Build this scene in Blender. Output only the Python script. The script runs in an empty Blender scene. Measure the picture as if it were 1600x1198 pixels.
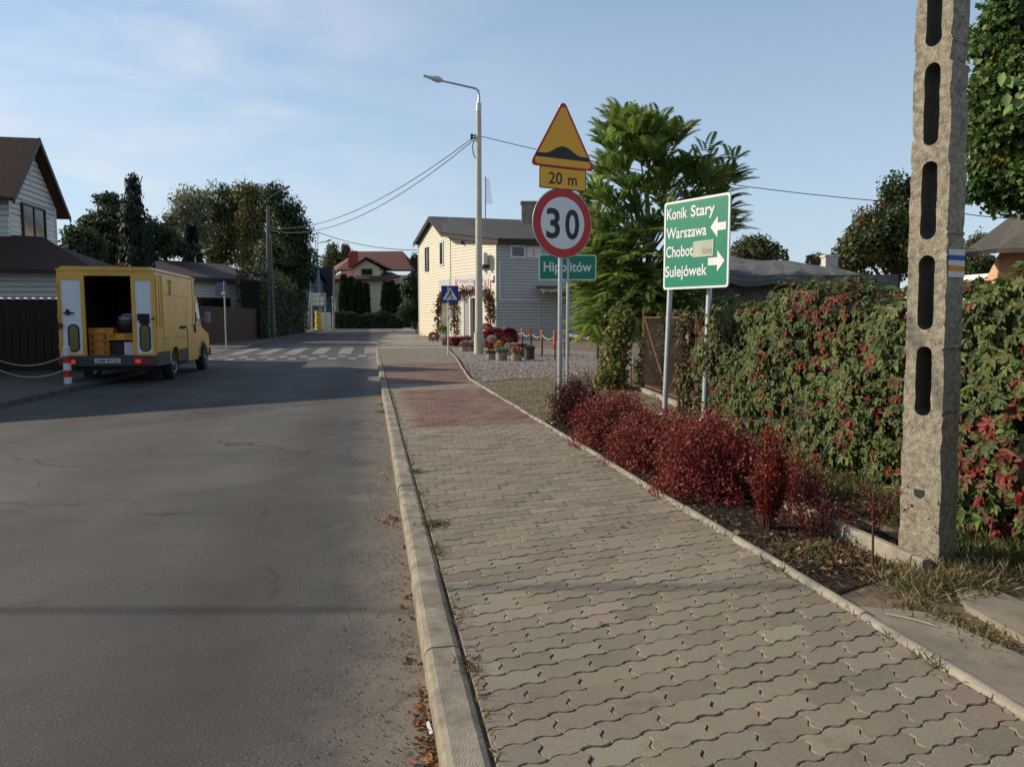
import bpy, math, random
import numpy as np
from mathutils import Matrix, Vector
rnd = random.Random(7); rng = np.random.default_rng(11)
S = bpy.context.scene; COL = S.collection
R = math.radians; PI = math.pi
# ------------------------------------------------------------------ camera, sky, sun, exposure
H, FPX, PSI, PIT = 1.45, 1155.0, R(10.84), R(5.0)
cam = bpy.data.objects.new('camera', bpy.data.cameras.new('camera')); COL.objects.link(cam)
cam.location = (0, 0, H); cam.rotation_euler = (PI/2-PIT, 0, -PSI)
cam.data.sensor_width = 36; cam.data.lens = FPX/1600*36; cam.data.clip_end = 6000; cam.data.clip_start = .05
S.camera = cam
SUN_EL = R(27); SD = Vector((-.92, .392, 0)).normalized()        # horizontal direction towards the sun
w = bpy.data.worlds.new('World'); S.world = w; w.use_nodes = True
nt = w.node_tree; nt.nodes.clear()
def N(nt, t, **k):
    n = nt.nodes.new(t)
    for a, b in k.items(): setattr(n, a, b)
    return n
out = N(nt, 'ShaderNodeOutputWorld'); bg = N(nt, 'ShaderNodeBackground'); sky = N(nt, 'ShaderNodeTexSky', sky_type='NISHITA', sun_disc=False)
sky.sun_elevation = SUN_EL; sky.sun_rotation = math.atan2(SD.x, SD.y); sky.air_density = 1.0; sky.dust_density = .15; sky.ozone_density = 1.0
tc = N(nt, 'ShaderNodeTexCoord'); mp = N(nt, 'ShaderNodeMapping'); mp.inputs['Scale'].default_value = (2.2, 2.2, 6.5)
mp.inputs['Location'].default_value = (1.3, 2.6, .35)
no = N(nt, 'ShaderNodeTexNoise'); no.inputs['Scale'].default_value = 1.7; no.inputs['Detail'].default_value = 7; no.inputs['Roughness'].default_value = .55; no.inputs['Distortion'].default_value = .5
cr = N(nt, 'ShaderNodeValToRGB'); cr.color_ramp.elements[0].position = .43; cr.color_ramp.elements[1].position = .78; cr.color_ramp.elements[1].color = (.7, .7, .7, 1)
# cirrus thins out towards the right-hand (southern) part of the sky
sx = N(nt, 'ShaderNodeSeparateXYZ'); mr = N(nt, 'ShaderNodeMapRange'); mr.inputs[1].default_value = .25; mr.inputs[2].default_value = -.25; mr.inputs[3].default_value = .05; mr.inputs[4].default_value = 1
mu = N(nt, 'ShaderNodeMath', operation='MULTIPLY'); mx = N(nt, 'ShaderNodeMixRGB'); mx.inputs[2].default_value = (5.4, 5.4, 5.5, 1)
L = nt.links.new
L(tc.outputs['Generated'], mp.inputs[0]); L(mp.outputs[0], no.inputs['Vector']); L(no.outputs[0], cr.inputs[0])
L(tc.outputs['Generated'], sx.inputs[0]); L(sx.outputs[0], mr.inputs[0]); L(cr.outputs[0], mu.inputs[0]); L(mr.outputs[0], mu.inputs[1])
hz = N(nt, 'ShaderNodeMapRange'); hz.inputs[1].default_value = -.02; hz.inputs[2].default_value = .62; hz.inputs[3].default_value = .85; hz.inputs[4].default_value = 0
mh = N(nt, 'ShaderNodeMixRGB'); mh.inputs[2].default_value = (3.0, 3.75, 4.7, 1); L(sx.outputs[2], hz.inputs[0]); L(hz.outputs[0], mh.inputs[0]); L(sky.outputs[0], mh.inputs[1])   # pale summer haze low over the horizon
L(mu.outputs[0], mx.inputs[0]); L(mh.outputs[0], mx.inputs[1]); L(mx.outputs[0], bg.inputs[0]); bg.inputs[1].default_value = .128
L(bg.outputs[0], out.inputs[0])
sun = bpy.data.objects.new('sun', bpy.data.lights.new('sun', 'SUN')); COL.objects.link(sun)
sun.data.energy = 4.2; sun.data.angle = R(.5); sun.data.color = (1, .87, .68)
sdir = Vector((SD.x*math.cos(SUN_EL), SD.y*math.cos(SUN_EL), math.sin(SUN_EL)))
sun.rotation_euler = sdir.to_track_quat('Z', 'Y').to_euler(); sun.location = (-40, 20, 40)
S.view_settings.view_transform = 'Standard'; S.view_settings.look = 'None'; S.view_settings.exposure = .34; S.view_settings.gamma = 1
S.render.engine = 'CYCLES'; S.cycles.max_bounces = 6; S.cycles.transparent_max_bounces = 8
# ------------------------------------------------------------------ measuring helpers (pixel of the photo + depth in metres -> point)
cF = Vector((math.sin(PSI)*math.cos(PIT), math.cos(PSI)*math.cos(PIT), -math.sin(PIT)))
cR = Vector((math.cos(PSI), -math.sin(PSI), 0)); cU = cR.cross(cF)
def P(x, y, d): return Vector((0, 0, H)) + (cF + cR*((x-800)/FPX) + cU*((599-y)/FPX))*d
def G(x, y, z=0.):
    r = cF + cR*((x-800)/FPX) + cU*((599-y)/FPX); return Vector((0, 0, H)) + r*((z-H)/r.z)
def B(x, d, z=0.):                                                 # point at height z under pixel column x at depth d
    p = P(x, 498, d); p.z = z; return p
# ------------------------------------------------------------------ materials
MATS = {}
def mat(name, col, rough=.8, var=.12, scale=6., bump=0., bscale=60., metal=0., spec=.4, tint=None, emit=None):
    if name in MATS: return MATS[name]
    m = bpy.data.materials.new(name); m.use_nodes = True; nt = m.node_tree; b = nt.nodes['Principled BSDF']; L = nt.links.new
    b.inputs['Roughness'].default_value = rough; b.inputs['Metallic'].default_value = metal; b.inputs['Specular IOR Level'].default_value = spec
    tc = N(nt, 'ShaderNodeTexCoord')
    n1 = N(nt, 'ShaderNodeTexNoise'); n1.inputs['Scale'].default_value = scale; n1.inputs['Detail'].default_value = 8; n1.inputs['Roughness'].default_value = .65
    L(tc.outputs['Object'], n1.inputs['Vector'])
    r = N(nt, 'ShaderNodeValToRGB'); r.color_ramp.elements[0].position = .3; r.color_ramp.elements[1].position = .7
    c = np.array(col); t = np.array(tint if tint else col)
    r.color_ramp.elements[0].color = (*np.clip(c*(1-var), 0, 1), 1); r.color_ramp.elements[1].color = (*np.clip(t*(1+var), 0, 1), 1)
    L(n1.outputs[0], r.inputs[0]); L(r.outputs[0], b.inputs['Base Color'])
    if bump:
        n2 = N(nt, 'ShaderNodeTexNoise'); n2.inputs['Scale'].default_value = bscale; n2.inputs['Detail'].default_value = 6
        L(tc.outputs['Object'], n2.inputs['Vector']); bu = N(nt, 'ShaderNodeBump'); bu.inputs['Strength'].default_value = bump; bu.inputs['Distance'].default_value = .02
        L(n2.outputs[0], bu.inputs['Height']); L(bu.outputs[0], b.inputs['Normal'])
    if emit: b.inputs['Emission Color'].default_value = (*emit[0], 1); b.inputs['Emission Strength'].default_value = emit[1]
    MATS[name] = m; return m
def leafmat(name='leaf', trans=.3, rough=.55):
    if name in MATS: return MATS[name]
    m = bpy.data.materials.new(name); m.use_nodes = True; nt = m.node_tree; b = nt.nodes['Principled BSDF']; L = nt.links.new
    a = N(nt, 'ShaderNodeVertexColor', layer_name='Col'); L(a.outputs[0], b.inputs['Base Color']); b.inputs['Roughness'].default_value = rough; b.inputs['Specular IOR Level'].default_value = .3
    t = N(nt, 'ShaderNodeBsdfTranslucent'); L(a.outputs[0], t.inputs[0]); mi = N(nt, 'ShaderNodeMixShader'); mi.inputs[0].default_value = trans
    L(b.outputs[0], mi.inputs[1]); L(t.outputs[0], mi.inputs[2]); L(mi.outputs[0], nt.nodes['Material Output'].inputs[0])
    MATS[name] = m; return m
def glassmat(name, col, rough=.08):
    m = mat(name, col, rough, .1, 1.5, spec=.8); return m
# ------------------------------------------------------------------ object helpers
def tag(o, label=None, cat=None, group=None, kind=None):
    if label: o['label'] = label
    if cat: o['category'] = cat
    if group: o['group'] = group
    if kind: o['kind'] = kind
    return o
def thing(name, label, cat, loc=(0, 0, 0), group=None):
    o = bpy.data.objects.new(name, None); COL.objects.link(o); o.location = loc; o.empty_display_size = .2
    return tag(o, label, cat, group)
def wloc(o):
    v = Vector(o.location)
    while o.parent: o = o.parent; v = Vector(o.location) if False else v
    return v
def link(name, me, parent):
    o = bpy.data.objects.new(name, me); COL.objects.link(o)
    if parent is not None:
        o.parent = parent
        r = parent
        while r.parent is not None: r = r.parent
        if parent.parent is None: o.matrix_parent_inverse = Matrix.Translation(-Vector(parent.location))
        # a part has its own origin at the world origin, so its sub-parts need no correction
    return o
def dup(root, loc, rotz=0., label=None, group=None, scale=None):
    r = root.copy(); COL.objects.link(r); r.location = loc; r.rotation_euler = (0, 0, rotz)
    if scale: r.scale = (scale,)*3
    if label: r['label'] = label
    if group: r['group'] = group
    for ch in list(root.children):
        c = ch.copy(); COL.objects.link(c); c.parent = r
        for g in ch.children:
            d = g.copy(); COL.objects.link(d); d.parent = c
    return r
_txt = {}
def text_geo(body, spread=.0):
    k = (body, spread)
    if k not in _txt:
        cu = bpy.data.curves.new('txt', 'FONT'); cu.body = body; cu.size = 1; cu.offset = spread; cu.extrude = 0; cu.resolution_u = 4
        o = bpy.data.objects.new('txt', cu); COL.objects.link(o)
        dg = bpy.context.evaluated_depsgraph_get(); me = o.evaluated_get(dg).to_mesh()
        v = [tuple(x.co) for x in me.vertices]; f = [tuple(p.vertices) for p in me.polygons]
        o.evaluated_get(dg).to_mesh_clear(); bpy.data.objects.remove(o); bpy.data.curves.remove(cu)
        xs = [a[0] for a in v]; ys = [a[1] for a in v]
        _txt[k] = (v, f, min(xs), max(xs), min(ys), max(ys))
    return _txt[k]
class MB:
    def __init__(s): s.v = []; s.f = []; s.mi = []; s.m = 0; s.T = Matrix.Identity(4)
    def add(s, vs, fs):
        o = len(s.v)
        for p in vs: s.v.append(tuple(s.T @ Vector(p)))
        for f in fs: s.f.append([o+i for i in f]); s.mi.append(s.m)
        return s
    def box(s, c, d, rz=0., taper=1., R3=None):
        M = R3 if R3 is not None else Matrix.Rotation(rz, 3, 'Z'); c = Vector(c); vs = []
        for z, k in ((-.5, 1), (.5, taper)):
            for x, y in ((-.5, -.5), (.5, -.5), (.5, .5), (-.5, .5)): vs.append(c + M @ Vector((x*d[0]*k, y*d[1]*k, z*d[2])))
        return s.add(vs, [(3, 2, 1, 0), (4, 5, 6, 7), (0, 1, 5, 4), (1, 2, 6, 5), (2, 3, 7, 6), (3, 0, 4, 7)])
    def bb(s, x0, x1, y0, y1, z0, z1): return s.box(((x0+x1)/2, (y0+y1)/2, (z0+z1)/2), (x1-x0, y1-y0, z1-z0))
    def bevbox(s, c, d, b, rz=0.):                                  # box with chamfered vertical and top edges
        M = Matrix.Rotation(rz, 3, 'Z'); c = Vector(c); x, y, z = d[0]/2, d[1]/2, d[2]/2
        def ring(ix, zz): 
            xx, yy = x-ix, y-ix
            return [c+M@Vector(q) for q in ((-xx+b, -yy, zz), (xx-b, -yy, zz), (xx, -yy+b, zz), (xx, yy-b, zz), (xx-b, yy, zz), (-xx+b, yy, zz), (-xx, yy-b, zz), (-xx, -yy+b, zz))]
        vs = ring(0, -z)+ring(0, z-b)+ring(b, z); fs = [tuple(range(16, 24)), tuple(range(7, -1, -1))]
        for k in (0, 8):
            for i in range(8): fs.append((k+i, k+(i+1) % 8, k+8+(i+1) % 8, k+8+i))
        return s.add(vs, fs)
    def poly(s, pts): return s.add(pts, [tuple(range(len(pts)))])
    def prism(s, pts, off):                                         # polygon (3-D points) extruded by vector off
        n = len(pts); off = Vector(off); pts = [Vector(p) for p in pts]
        return s.add(pts+[p+off for p in pts], [tuple(range(n-1, -1, -1)), tuple(range(n, 2*n))]+[(i, (i+1) % n, n+(i+1) % n, n+i) for i in range(n)])
    def tube(s, path, r, n=8, cap=True):
        path = [Vector(p) for p in path]; rs = r if isinstance(r, (list, tuple)) else [r]*len(path); vs = []; fs = []
        for i, p in enumerate(path):
            t = (path[min(i+1, len(path)-1)]-path[max(i-1, 0)]).normalized()
            a = t.cross(Vector((0, 0, 1)) if abs(t.z) < .9 else Vector((1, 0, 0))).normalized(); b = t.cross(a)
            for k in range(n): vs.append(p+(a*math.cos(2*PI*k/n)+b*math.sin(2*PI*k/n))*rs[i])
        for i in range(len(path)-1):
            for k in range(n): fs.append((i*n+k, i*n+(k+1) % n, (i+1)*n+(k+1) % n, (i+1)*n+k))
        if cap: fs += [tuple(range(n-1, -1, -1)), tuple(range((len(path)-1)*n, len(path)*n))]
        return s.add(vs, fs)
    def lathe(s, c, prof, n=20, ax=None):                          # prof: (radius, height)
        M = ax if ax is not None else Matrix.Identity(3); c = Vector(c); vs = []; fs = []
        for r, z in prof:
            for k in range(n): vs.append(c+M@Vector((r*math.cos(2*PI*k/n), r*math.sin(2*PI*k/n), z)))
        for i in range(len(prof)-1):
            for k in range(n): fs.append((i*n+k, i*n+(k+1) % n, (i+1)*n+(k+1) % n, (i+1)*n+k))
        fs += [tuple(range(n-1, -1, -1)), tuple(range((len(prof)-1)*n, len(prof)*n))]
        return s.add(vs, fs)
    def text(s, body, fr, x, y, h, wid=None, spread=.0, lift=.003):  # left-bottom at (x,y) in frame fr=(o,ux,uy,n); h = cap height
        v, f, x0, x1, y0, y1 = text_geo(body, spread); capv = text_geo('H', spread); sc = h/(capv[5]-capv[4]); sxx = sc if wid is None else wid/(x1-x0)
        o, ux, uy, n = fr
        return s.add([o+ux*(x+(a[0]-x0)*sxx)+uy*(y+a[1]*sc)+n*lift for a in v], f)
    def fpoly(s, fr, pts, lift=.002):
        o, ux, uy, n = fr; return s.add([o+ux*a+uy*b+n*lift for a, b in pts], [tuple(range(len(pts)))])
    def fplate(s, fr, pts, t=.02, back=0.):
        o, ux, uy, n = fr; return s.prism([o+ux*a+uy*b-n*(t+back) for a, b in pts], n*t)
    def obj(s, name, mats, parent=None, smooth=False):
        me = bpy.data.meshes.new(name); me.from_pydata(s.v, [], s.f)
        for m in (mats if isinstance(mats, (list, tuple)) else [mats]): me.materials.append(m)
        me.polygons.foreach_set('material_index', s.mi)
        if smooth: me.polygons.foreach_set('use_smooth', [True]*len(s.f))
        me.update()
        o = link(name, me, parent)
        if smooth:
            try: me.set_sharp_from_angle(angle=R(40))
            except Exception: pass
        return o
def npmesh(name, V, F, mats, parent=None, col=None, smooth=False):
    me = bpy.data.meshes.new(name); V = np.asarray(V, np.float32); F = np.asarray(F, np.int32); k = F.shape[1]
    me.vertices.add(len(V)); me.vertices.foreach_set('co', V.ravel()); me.loops.add(F.size); me.loops.foreach_set('vertex_index', F.ravel())
    me.polygons.add(len(F)); me.polygons.foreach_set('loop_start', np.arange(0, F.size, k, dtype=np.int32)); me.polygons.foreach_set('loop_total', np.full(len(F), k, np.int32))
    me.update(calc_edges=True); me.validate()
    if col is not None:
        ca = me.color_attributes.new('Col', 'FLOAT_COLOR', 'POINT'); ca.data.foreach_set('color', np.c_[col, np.ones(len(col))].astype(np.float32).ravel())
    me.materials.append(mats)
    return link(name, me, parent)
def unit(a): return a/np.maximum(np.linalg.norm(a, axis=1, keepdims=True), 1e-6)
def leafgeo(Pn, D, Nn, Ln, Wn, col, six=False, fold=.25):
    """leaf blades: base Pn, direction D, normal Nn, length, half width, colour -> verts, quads, colours"""
    n = len(Pn); D = unit(D); Sd = unit(np.cross(D, Nn)); Nm = np.cross(Sd, D); Ln = np.broadcast_to(Ln, n)[:, None]; Wn = np.broadcast_to(Wn, n)[:, None]
    if six:
        V = np.stack([Pn, Pn+D*Ln*.35-Sd*Wn+Nm*Wn*fold, Pn+D*Ln*.72-Sd*Wn*.62+Nm*Wn*fold*.5, Pn+D*Ln-Nm*Ln*.08, Pn+D*Ln*.72+Sd*Wn*.62+Nm*Wn*fold*.5, Pn+D*Ln*.35+Sd*Wn+Nm*Wn*fold], 1)
        i = np.arange(n)[:, None]*6; F = np.concatenate([i+np.array([[0, 1, 2, 3]]), i+np.array([[0, 3, 4, 5]])]); k = 6
    else:
        V = np.stack([Pn, Pn+D*Ln*.45-Sd*Wn+Nm*Wn*fold, Pn+D*Ln, Pn+D*Ln*.45+Sd*Wn+Nm*Wn*fold], 1); F = np.arange(n*4).reshape(n, 4); k = 4
    return V.reshape(-1, 3), F, np.repeat(np.asarray(col), k, 0)
def cat_geo(parts):
    Vs, Fs, Cs = [], [], []; o = 0
    for V, F, C in parts: Vs.append(V); Fs.append(F+o); Cs.append(C); o += len(V)
    return np.concatenate(Vs), np.concatenate(Fs), np.concatenate(Cs)
def pal(n, cols, jit=.22, wts=None):
    c = np.array(cols)[rng.choice(len(cols), n, p=wts)]; return np.clip(c*(1+rng.normal(0, jit, (n, 1)))*(1+rng.normal(0, .06, (n, 3))), .004, .9)
def clip_half(poly, a, b, c):                                     # keep a*x+b*y<=c
    o = []
    for i in range(len(poly)):
        p, q = poly[i], poly[(i+1) % len(poly)]; dp, dq = a*p[0]+b*p[1]-c, a*q[0]+b*q[1]-c
        if dp <= 0: o.append(p)
        if dp*dq < 0: t = dp/(dp-dq); o.append((p[0]+(q[0]-p[0])*t, p[1]+(q[1]-p[1])*t))
    return o
def siding(mb, o, ux, pts, n, pitch=.18, lip=.018, gap=.022):               # clapboards clipped to a convex outline (x, z) on a wall plane
    o = Vector(o); ux = Vector(ux).normalized(); n = Vector(n).normalized(); z0 = min(p[1] for p in pts); z1 = max(p[1] for p in pts); z = z0
    base_m = mb.m
    while z < z1-1e-4:
        b = min(z+pitch, z1); g = min(z+gap, b)
        q = clip_half(clip_half(pts, 0, 1, b), 0, -1, -g); mb.m = base_m
        if len(q) > 2: mb.poly([o+ux*x+Vector((0, 0, y))+n*lip*(1-(y-z)/pitch*.8) for x, y in q])
        q = clip_half(clip_half(pts, 0, 1, g), 0, -1, -z); mb.m = base_m+1  # dark strip at the foot of each board: joint shade painted as colour
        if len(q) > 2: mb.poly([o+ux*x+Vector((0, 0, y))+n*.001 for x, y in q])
        z = b
    mb.m = base_m
def wframe(o, ux, n):
    return (Vector(o), Vector(ux).normalized(), Vector((0, 0, 1)), Vector(n).normalized())
def fbox(mb, fr, x0, x1, y0, y1, z0, z1):                         # box in a frame: x along, y up, z out
    o, ux, uy, n = fr; mb.prism([o+ux*a+uy*b+n*z0 for a, b in ((x0, y0), (x1, y0), (x1, y1), (x0, y1))], n*(z1-z0))
def window(parent, fr, x0, x1, y0, y1, fm, gm, out=.03, t=.06, bars=(), name='window'):
    m = MB()
    for a in ((x0, x0+t, y0, y1), (x1-t, x1, y0, y1), (x0+t, x1-t, y0, y0+t), (x0+t, x1-t, y1-t, y1)): fbox(m, fr, *a, .0, out+.03)
    for b in bars: fbox(m, fr, b-t/2, b+t/2, y0+t, y1-t, .0, out+.02)
    w_ = m.obj(name, fm, parent); g = MB(); fbox(g, fr, x0+t*.8, x1-t*.8, y0+t*.8, y1-t*.8, .0, out); g.obj('pane', gm, w_); return w_
LEAF = leafmat()
metal = mat('galvanised_metal', (.42, .44, .45), .45, .1, 12, .05, 90, metal=.55)
conc = mat('concrete', (.36, .33, .28), .9, .22, 14, .5, 120)
dark = mat('dark', (.02, .02, .022), .6, .1)
def base(o):                                                       # move a single-mesh thing's origin to its foot
    me = o.data; c = np.empty(len(me.vertices)*3, np.float32); me.vertices.foreach_get('co', c); c = c.reshape(-1, 3)
    b = Vector(((c[:, 0].min()+c[:, 0].max())/2, (c[:, 1].min()+c[:, 1].max())/2, c[:, 2].min())); me.transform(Matrix.Translation(-b)); o.location = b; return o
# ------------------------------------------------------------------ ground, road, pavements
def nodes_of(m): nt = m.node_tree; return nt, nt.nodes['Principled BSDF'], nt.links.new
def ground_mat(name, cols, scale, bump=.4, bscale=30, rough=.95, dist=.03):
    m = bpy.data.materials.new(name); m.use_nodes = True; nt, b, L = nodes_of(m); b.inputs['Roughness'].default_value = rough; b.inputs['Specular IOR Level'].default_value = .2
    tc = N(nt, 'ShaderNodeTexCoord'); a = N(nt, 'ShaderNodeTexNoise'); a.inputs['Scale'].default_value = scale; a.inputs['Detail'].default_value = 10; a.inputs['Roughness'].default_value = .7
    r = N(nt, 'ShaderNodeValToRGB'); r.color_ramp.elements[0].position = .3; r.color_ramp.elements[1].position = .72
    while len(r.color_ramp.elements) < len(cols): r.color_ramp.elements.new(.5)
    for i, c in enumerate(cols): e = r.color_ramp.elements[i]; e.position = .3+.42*i/(len(cols)-1); e.color = (*c, 1)
    L(tc.outputs['Object'], a.inputs[0]); L(a.outputs[0], r.inputs[0]); L(r.outputs[0], b.inputs['Base Color'])
    a2 = N(nt, 'ShaderNodeTexNoise'); a2.inputs['Scale'].default_value = bscale; a2.inputs['Detail'].default_value = 5; L(tc.outputs['Object'], a2.inputs[0])
    bu = N(nt, 'ShaderNodeBump'); bu.inputs['Strength'].default_value = bump; bu.inputs['Distance'].default_value = dist; L(a2.outputs[0], bu.inputs['Height']); L(bu.outputs[0], b.inputs['Normal'])
    return m
earth = ground_mat('earth', [(.10, .075, .05), (.17, .13, .085), (.22, .17, .11)], 2.2, .6, 14)
m = MB(); m.poly([(-1500, -300, -.03), (1500, -300, -.03), (1500, 3000, -.03), (-1500, 3000, -.03)])
tag(m.obj('ground', ground_mat('field', [(.06, .07, .03), (.12, .10, .055), (.16, .13, .08)], .8)), kind='structure')
# asphalt: fine aggregate speckle, darker wheel tracks, pale sandy margin and patches along the kerb
asp = bpy.data.materials.new('asphalt'); asp.use_nodes = True; nt, b, L = nodes_of(asp); b.inputs['Roughness'].default_value = .82; b.inputs['Specular IOR Level'].default_value = .35
tc = N(nt, 'ShaderNodeTexCoord'); sp = N(nt, 'ShaderNodeSeparateXYZ'); L(tc.outputs['Object'], sp.inputs[0])
def noise(nt, L, vec, sc, det=6, ro=.6):
    n = N(nt, 'ShaderNodeTexNoise'); n.inputs['Scale'].default_value = sc; n.inputs['Detail'].default_value = det; n.inputs['Roughness'].default_value = ro; L(vec, n.inputs[0]); return n.outputs[0]
def ramp(nt, L, fac, stops):
    r = N(nt, 'ShaderNodeValToRGB'); e = r.color_ramp.elements
    while len(e) < len(stops): e.new(.5)
    for i, (p, c) in enumerate(stops): e[i].position = p; e[i].color = (*c, 1) if isinstance(c, tuple) else (c, c, c, 1)
    L(fac, r.inputs[0]); return r.outputs[0]
def mixc(nt, L, f, a, b_, mode='MIX'):
    x = N(nt, 'ShaderNodeMixRGB', blend_type=mode)
    for i, q in ((0, f), (1, a), (2, b_)):
        if hasattr(q, 'links') or hasattr(q, 'is_output'): L(q, x.inputs[i])
        else: x.inputs[i].default_value = q if i == 0 else (*q, 1)
    return x.outputs[0]
def math_(nt, L, op, a, b_=None, c=None):
    x = N(nt, 'ShaderNodeMath', operation=op)
    for i, q in enumerate((a, b_, c)):
        if q is None: continue
        if hasattr(q, 'is_output'): L(q, x.inputs[i])
        else: x.inputs[i].default_value = q
    return x.outputs[0]
ob = tc.outputs['Object']
big = ramp(nt, L, noise(nt, L, ob, .55, 8, .65), [(.3, (.055, .051, .046)), (.48, (.088, .081, .071)), (.7, (.13, .118, .10))])
vor = N(nt, 'ShaderNodeTexVoronoi'); vor.inputs['Scale'].default_value = 85; L(ob, vor.inputs[0])
sel = ramp(nt, L, vor.outputs['Color'], [(.5, .0), (.95, 1.)])
peb = ramp(nt, L, vor.outputs['Distance'], [(.15, 1.), (.4, 0.)])
c = mixc(nt, L, math_(nt, L, 'MULTIPLY', math_(nt, L, 'MULTIPLY', sel, peb), .75), big, (.29, .25, .2))
c = mixc(nt, L, ramp(nt, L, noise(nt, L, ob, 130, 2), [(.42, .55), (.6, .0)]), c, (.028, .027, .025))
# reddish-dark wheel tracks: x near -.75 and -2.4
wob = math_(nt, L, 'MULTIPLY_ADD', noise(nt, L, ob, .5, 3), .5, sp.outputs[0])
for cx, wd in ((-.5, .4), (-2.2, .55), (-3.9, .5)):
    dd = math_(nt, L, 'ABSOLUTE', math_(nt, L, 'SUBTRACT', wob, cx)); k = ramp(nt, L, math_(nt, L, 'DIVIDE', dd, wd), [(0., .85), (.5, .6), (1., 0.)])
    c = mixc(nt, L, math_(nt, L, 'MULTIPLY', k, noise(nt, L, ob, 3, 4)), c, (.05, .034, .027))
edge = math_(nt, L, 'ADD', math_(nt, L, 'SUBTRACT', .2, sp.outputs[0]), math_(nt, L, 'MULTIPLY', math_(nt, L, 'SUBTRACT', noise(nt, L, ob, 2.6, 7, .7), .5), -.9))
c = mixc(nt, L, ramp(nt, L, edge, [(.02, .85), (.42, 0.)]), c, (.20, .165, .12))
cv = N(nt, 'ShaderNodeTexVoronoi', feature='DISTANCE_TO_EDGE'); cv.inputs['Scale'].default_value = .55
wv = N(nt, 'ShaderNodeVectorMath', operation='MULTIPLY_ADD'); nz = N(nt, 'ShaderNodeTexNoise'); nz.inputs['Scale'].default_value = 2.2; nz.inputs['Detail'].default_value = 6; L(ob, nz.inputs[0]); L(nz.outputs['Color'], wv.inputs[0]); wv.inputs[1].default_value = (.9, .9, 0); L(ob, wv.inputs[2]); L(wv.outputs[0], cv.inputs[0])
crk = math_(nt, L, 'MULTIPLY', ramp(nt, L, cv.outputs[0], [(.004, 1.), (.014, 0.)]), ramp(nt, L, noise(nt, L, ob, .45, 3), [(.5, 0.), (.58, 1.)]))
c = mixc(nt, L, math_(nt, L, 'MULTIPLY', crk, .85), c, (.018, .017, .015))
pv = N(nt, 'ShaderNodeTexVoronoi'); pv.inputs['Scale'].default_value = .23; L(wv.outputs[0], pv.inputs[0]); ps_ = N(nt, 'ShaderNodeSeparateColor'); L(pv.outputs['Color'], ps_.inputs[0])
c = mixc(nt, L, 1., c, ramp(nt, L, ps_.outputs[0], [(0., .82), (1., 1.16)]), 'MULTIPLY')
L(c, b.inputs['Base Color'])
hgt = math_(nt, L, 'ADD', noise(nt, L, ob, 190, 3), math_(nt, L, 'MULTIPLY', vor.outputs['Distance'], -.5))
bu = N(nt, 'ShaderNodeBump'); bu.inputs['Strength'].default_value = .45; bu.inputs['Distance'].default_value = .005; L(hgt, bu.inputs['Height']); L(bu.outputs[0], b.inputs['Normal'])
XK0, XK1, XP0, XP1 = .2, .35, .36, 2.15                              # kerb and pavement lines; the road runs along +Y
def far_x(y): return max(0, y-30)**1.6*.0042                        # the right edge swings out towards the far junction
V = []; F = []; ys = [-8, 4, 10, 16, 22, 26.8, 28.4, 36.6, 38.2, 46, 54, 64, 76, 90, 110, 135, 160]
for y in ys: z = .09 if 28 < y < 37 else 0.; V += [(-5.9, y, z), (XK0+far_x(y), y, z)]
for i in range(len(ys)-1): F.append((2*i, 2*i+1, 2*i+3, 2*i+2))
m = MB(); m.add(V, F); m.poly([(-60, 160, 0), (70, 160, 0), (70, 172, 0), (-60, 172, 0)]); tag(m.obj('road', asp), kind='structure')
# worn white markings of the raised crossing, and the row of squares on the hump far down the road
paint = mat('road_paint', (.19, .19, .185), .85, .5, 3, .3, 80)  # darkened for wear and also for the shade lying on the crossing
m = MB()
def mark(x0, x1, y0, y1, z=.006): m.poly([(x0, y0, z), (x1, y0, z), (x1, y1, z), (x0, y1, z)])
for k in range(6): mark(-5.35+k*1.02, -4.83+k*1.02, 29.4, 35.8, .096)
for k in range(9):
    x = -5.7+k*.7
    for (a, yy) in ((0, 26.95), (.35, 27.65)):
        z = lambda y: (y-26.8)/1.6*.09+.006
        m.poly([(x+a, yy, z(yy)), (x+a+.3, yy, z(yy)), (x+a+.3, yy+.62, z(yy+.62)), (x+a, yy+.62, z(yy+.62))])
for k in range(14): mark(-5.6+k*.8, -5.2+k*.8, 112, 116, .008)
tag(m.obj('crossing_markings', paint), kind='structure')
# kerbs
kerbm = mat('kerb_concrete', (.17, .145, .11), .92, .38, 5, .35, 170, tint=(.27, .232, .175))
def kerb_run(name, pts, wdt, ztop, seg=1.0, ch=.03, zb=-.1, matl=kerbm):
    m = MB()
    for a, c in zip(pts[:-1], pts[1:]):
        a, c = Vector((*a, 0)), Vector((*c, 0)); d = c-a; n = max(1, round(d.length/seg)); ln = d.length/n; u = d.normalized(); rz = math.atan2(u.y, u.x)
        for i in range(n):
            q = a+u*(ln*(i+.5)); jz = rnd.uniform(-.004, .004)
            rz_ = rz+rnd.uniform(-.004, .004); t = Vector((math.cos(rz_), math.sin(rz_), 0)); s_ = Vector((-t.y, t.x, 0)); p0 = q-t*(ln/2-.003)+s_*rnd.uniform(-.004, .004); w2 = wdt/2; zt = ztop+jz
            prof = ((-w2, zb), (-w2, zt-ch), (-w2+ch*.35, zt-ch*.3), (-w2+ch, zt), (w2-ch, zt), (w2-ch*.35, zt-ch*.3), (w2, zt-ch), (w2, zb))
            m.prism([p0+s_*a+Vector((0, 0, z_)) for a, z_ in prof], t*(ln-.006))
    return tag(m.obj(name, matl), kind='structure')
kp = [(.275, -3.1), (.275, 27)]; yy = 27
while yy < 130: kp.append((.275+far_x(yy+5), yy+5)); yy += 5
kerb_run('kerb', kp, .15, .115)
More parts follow.
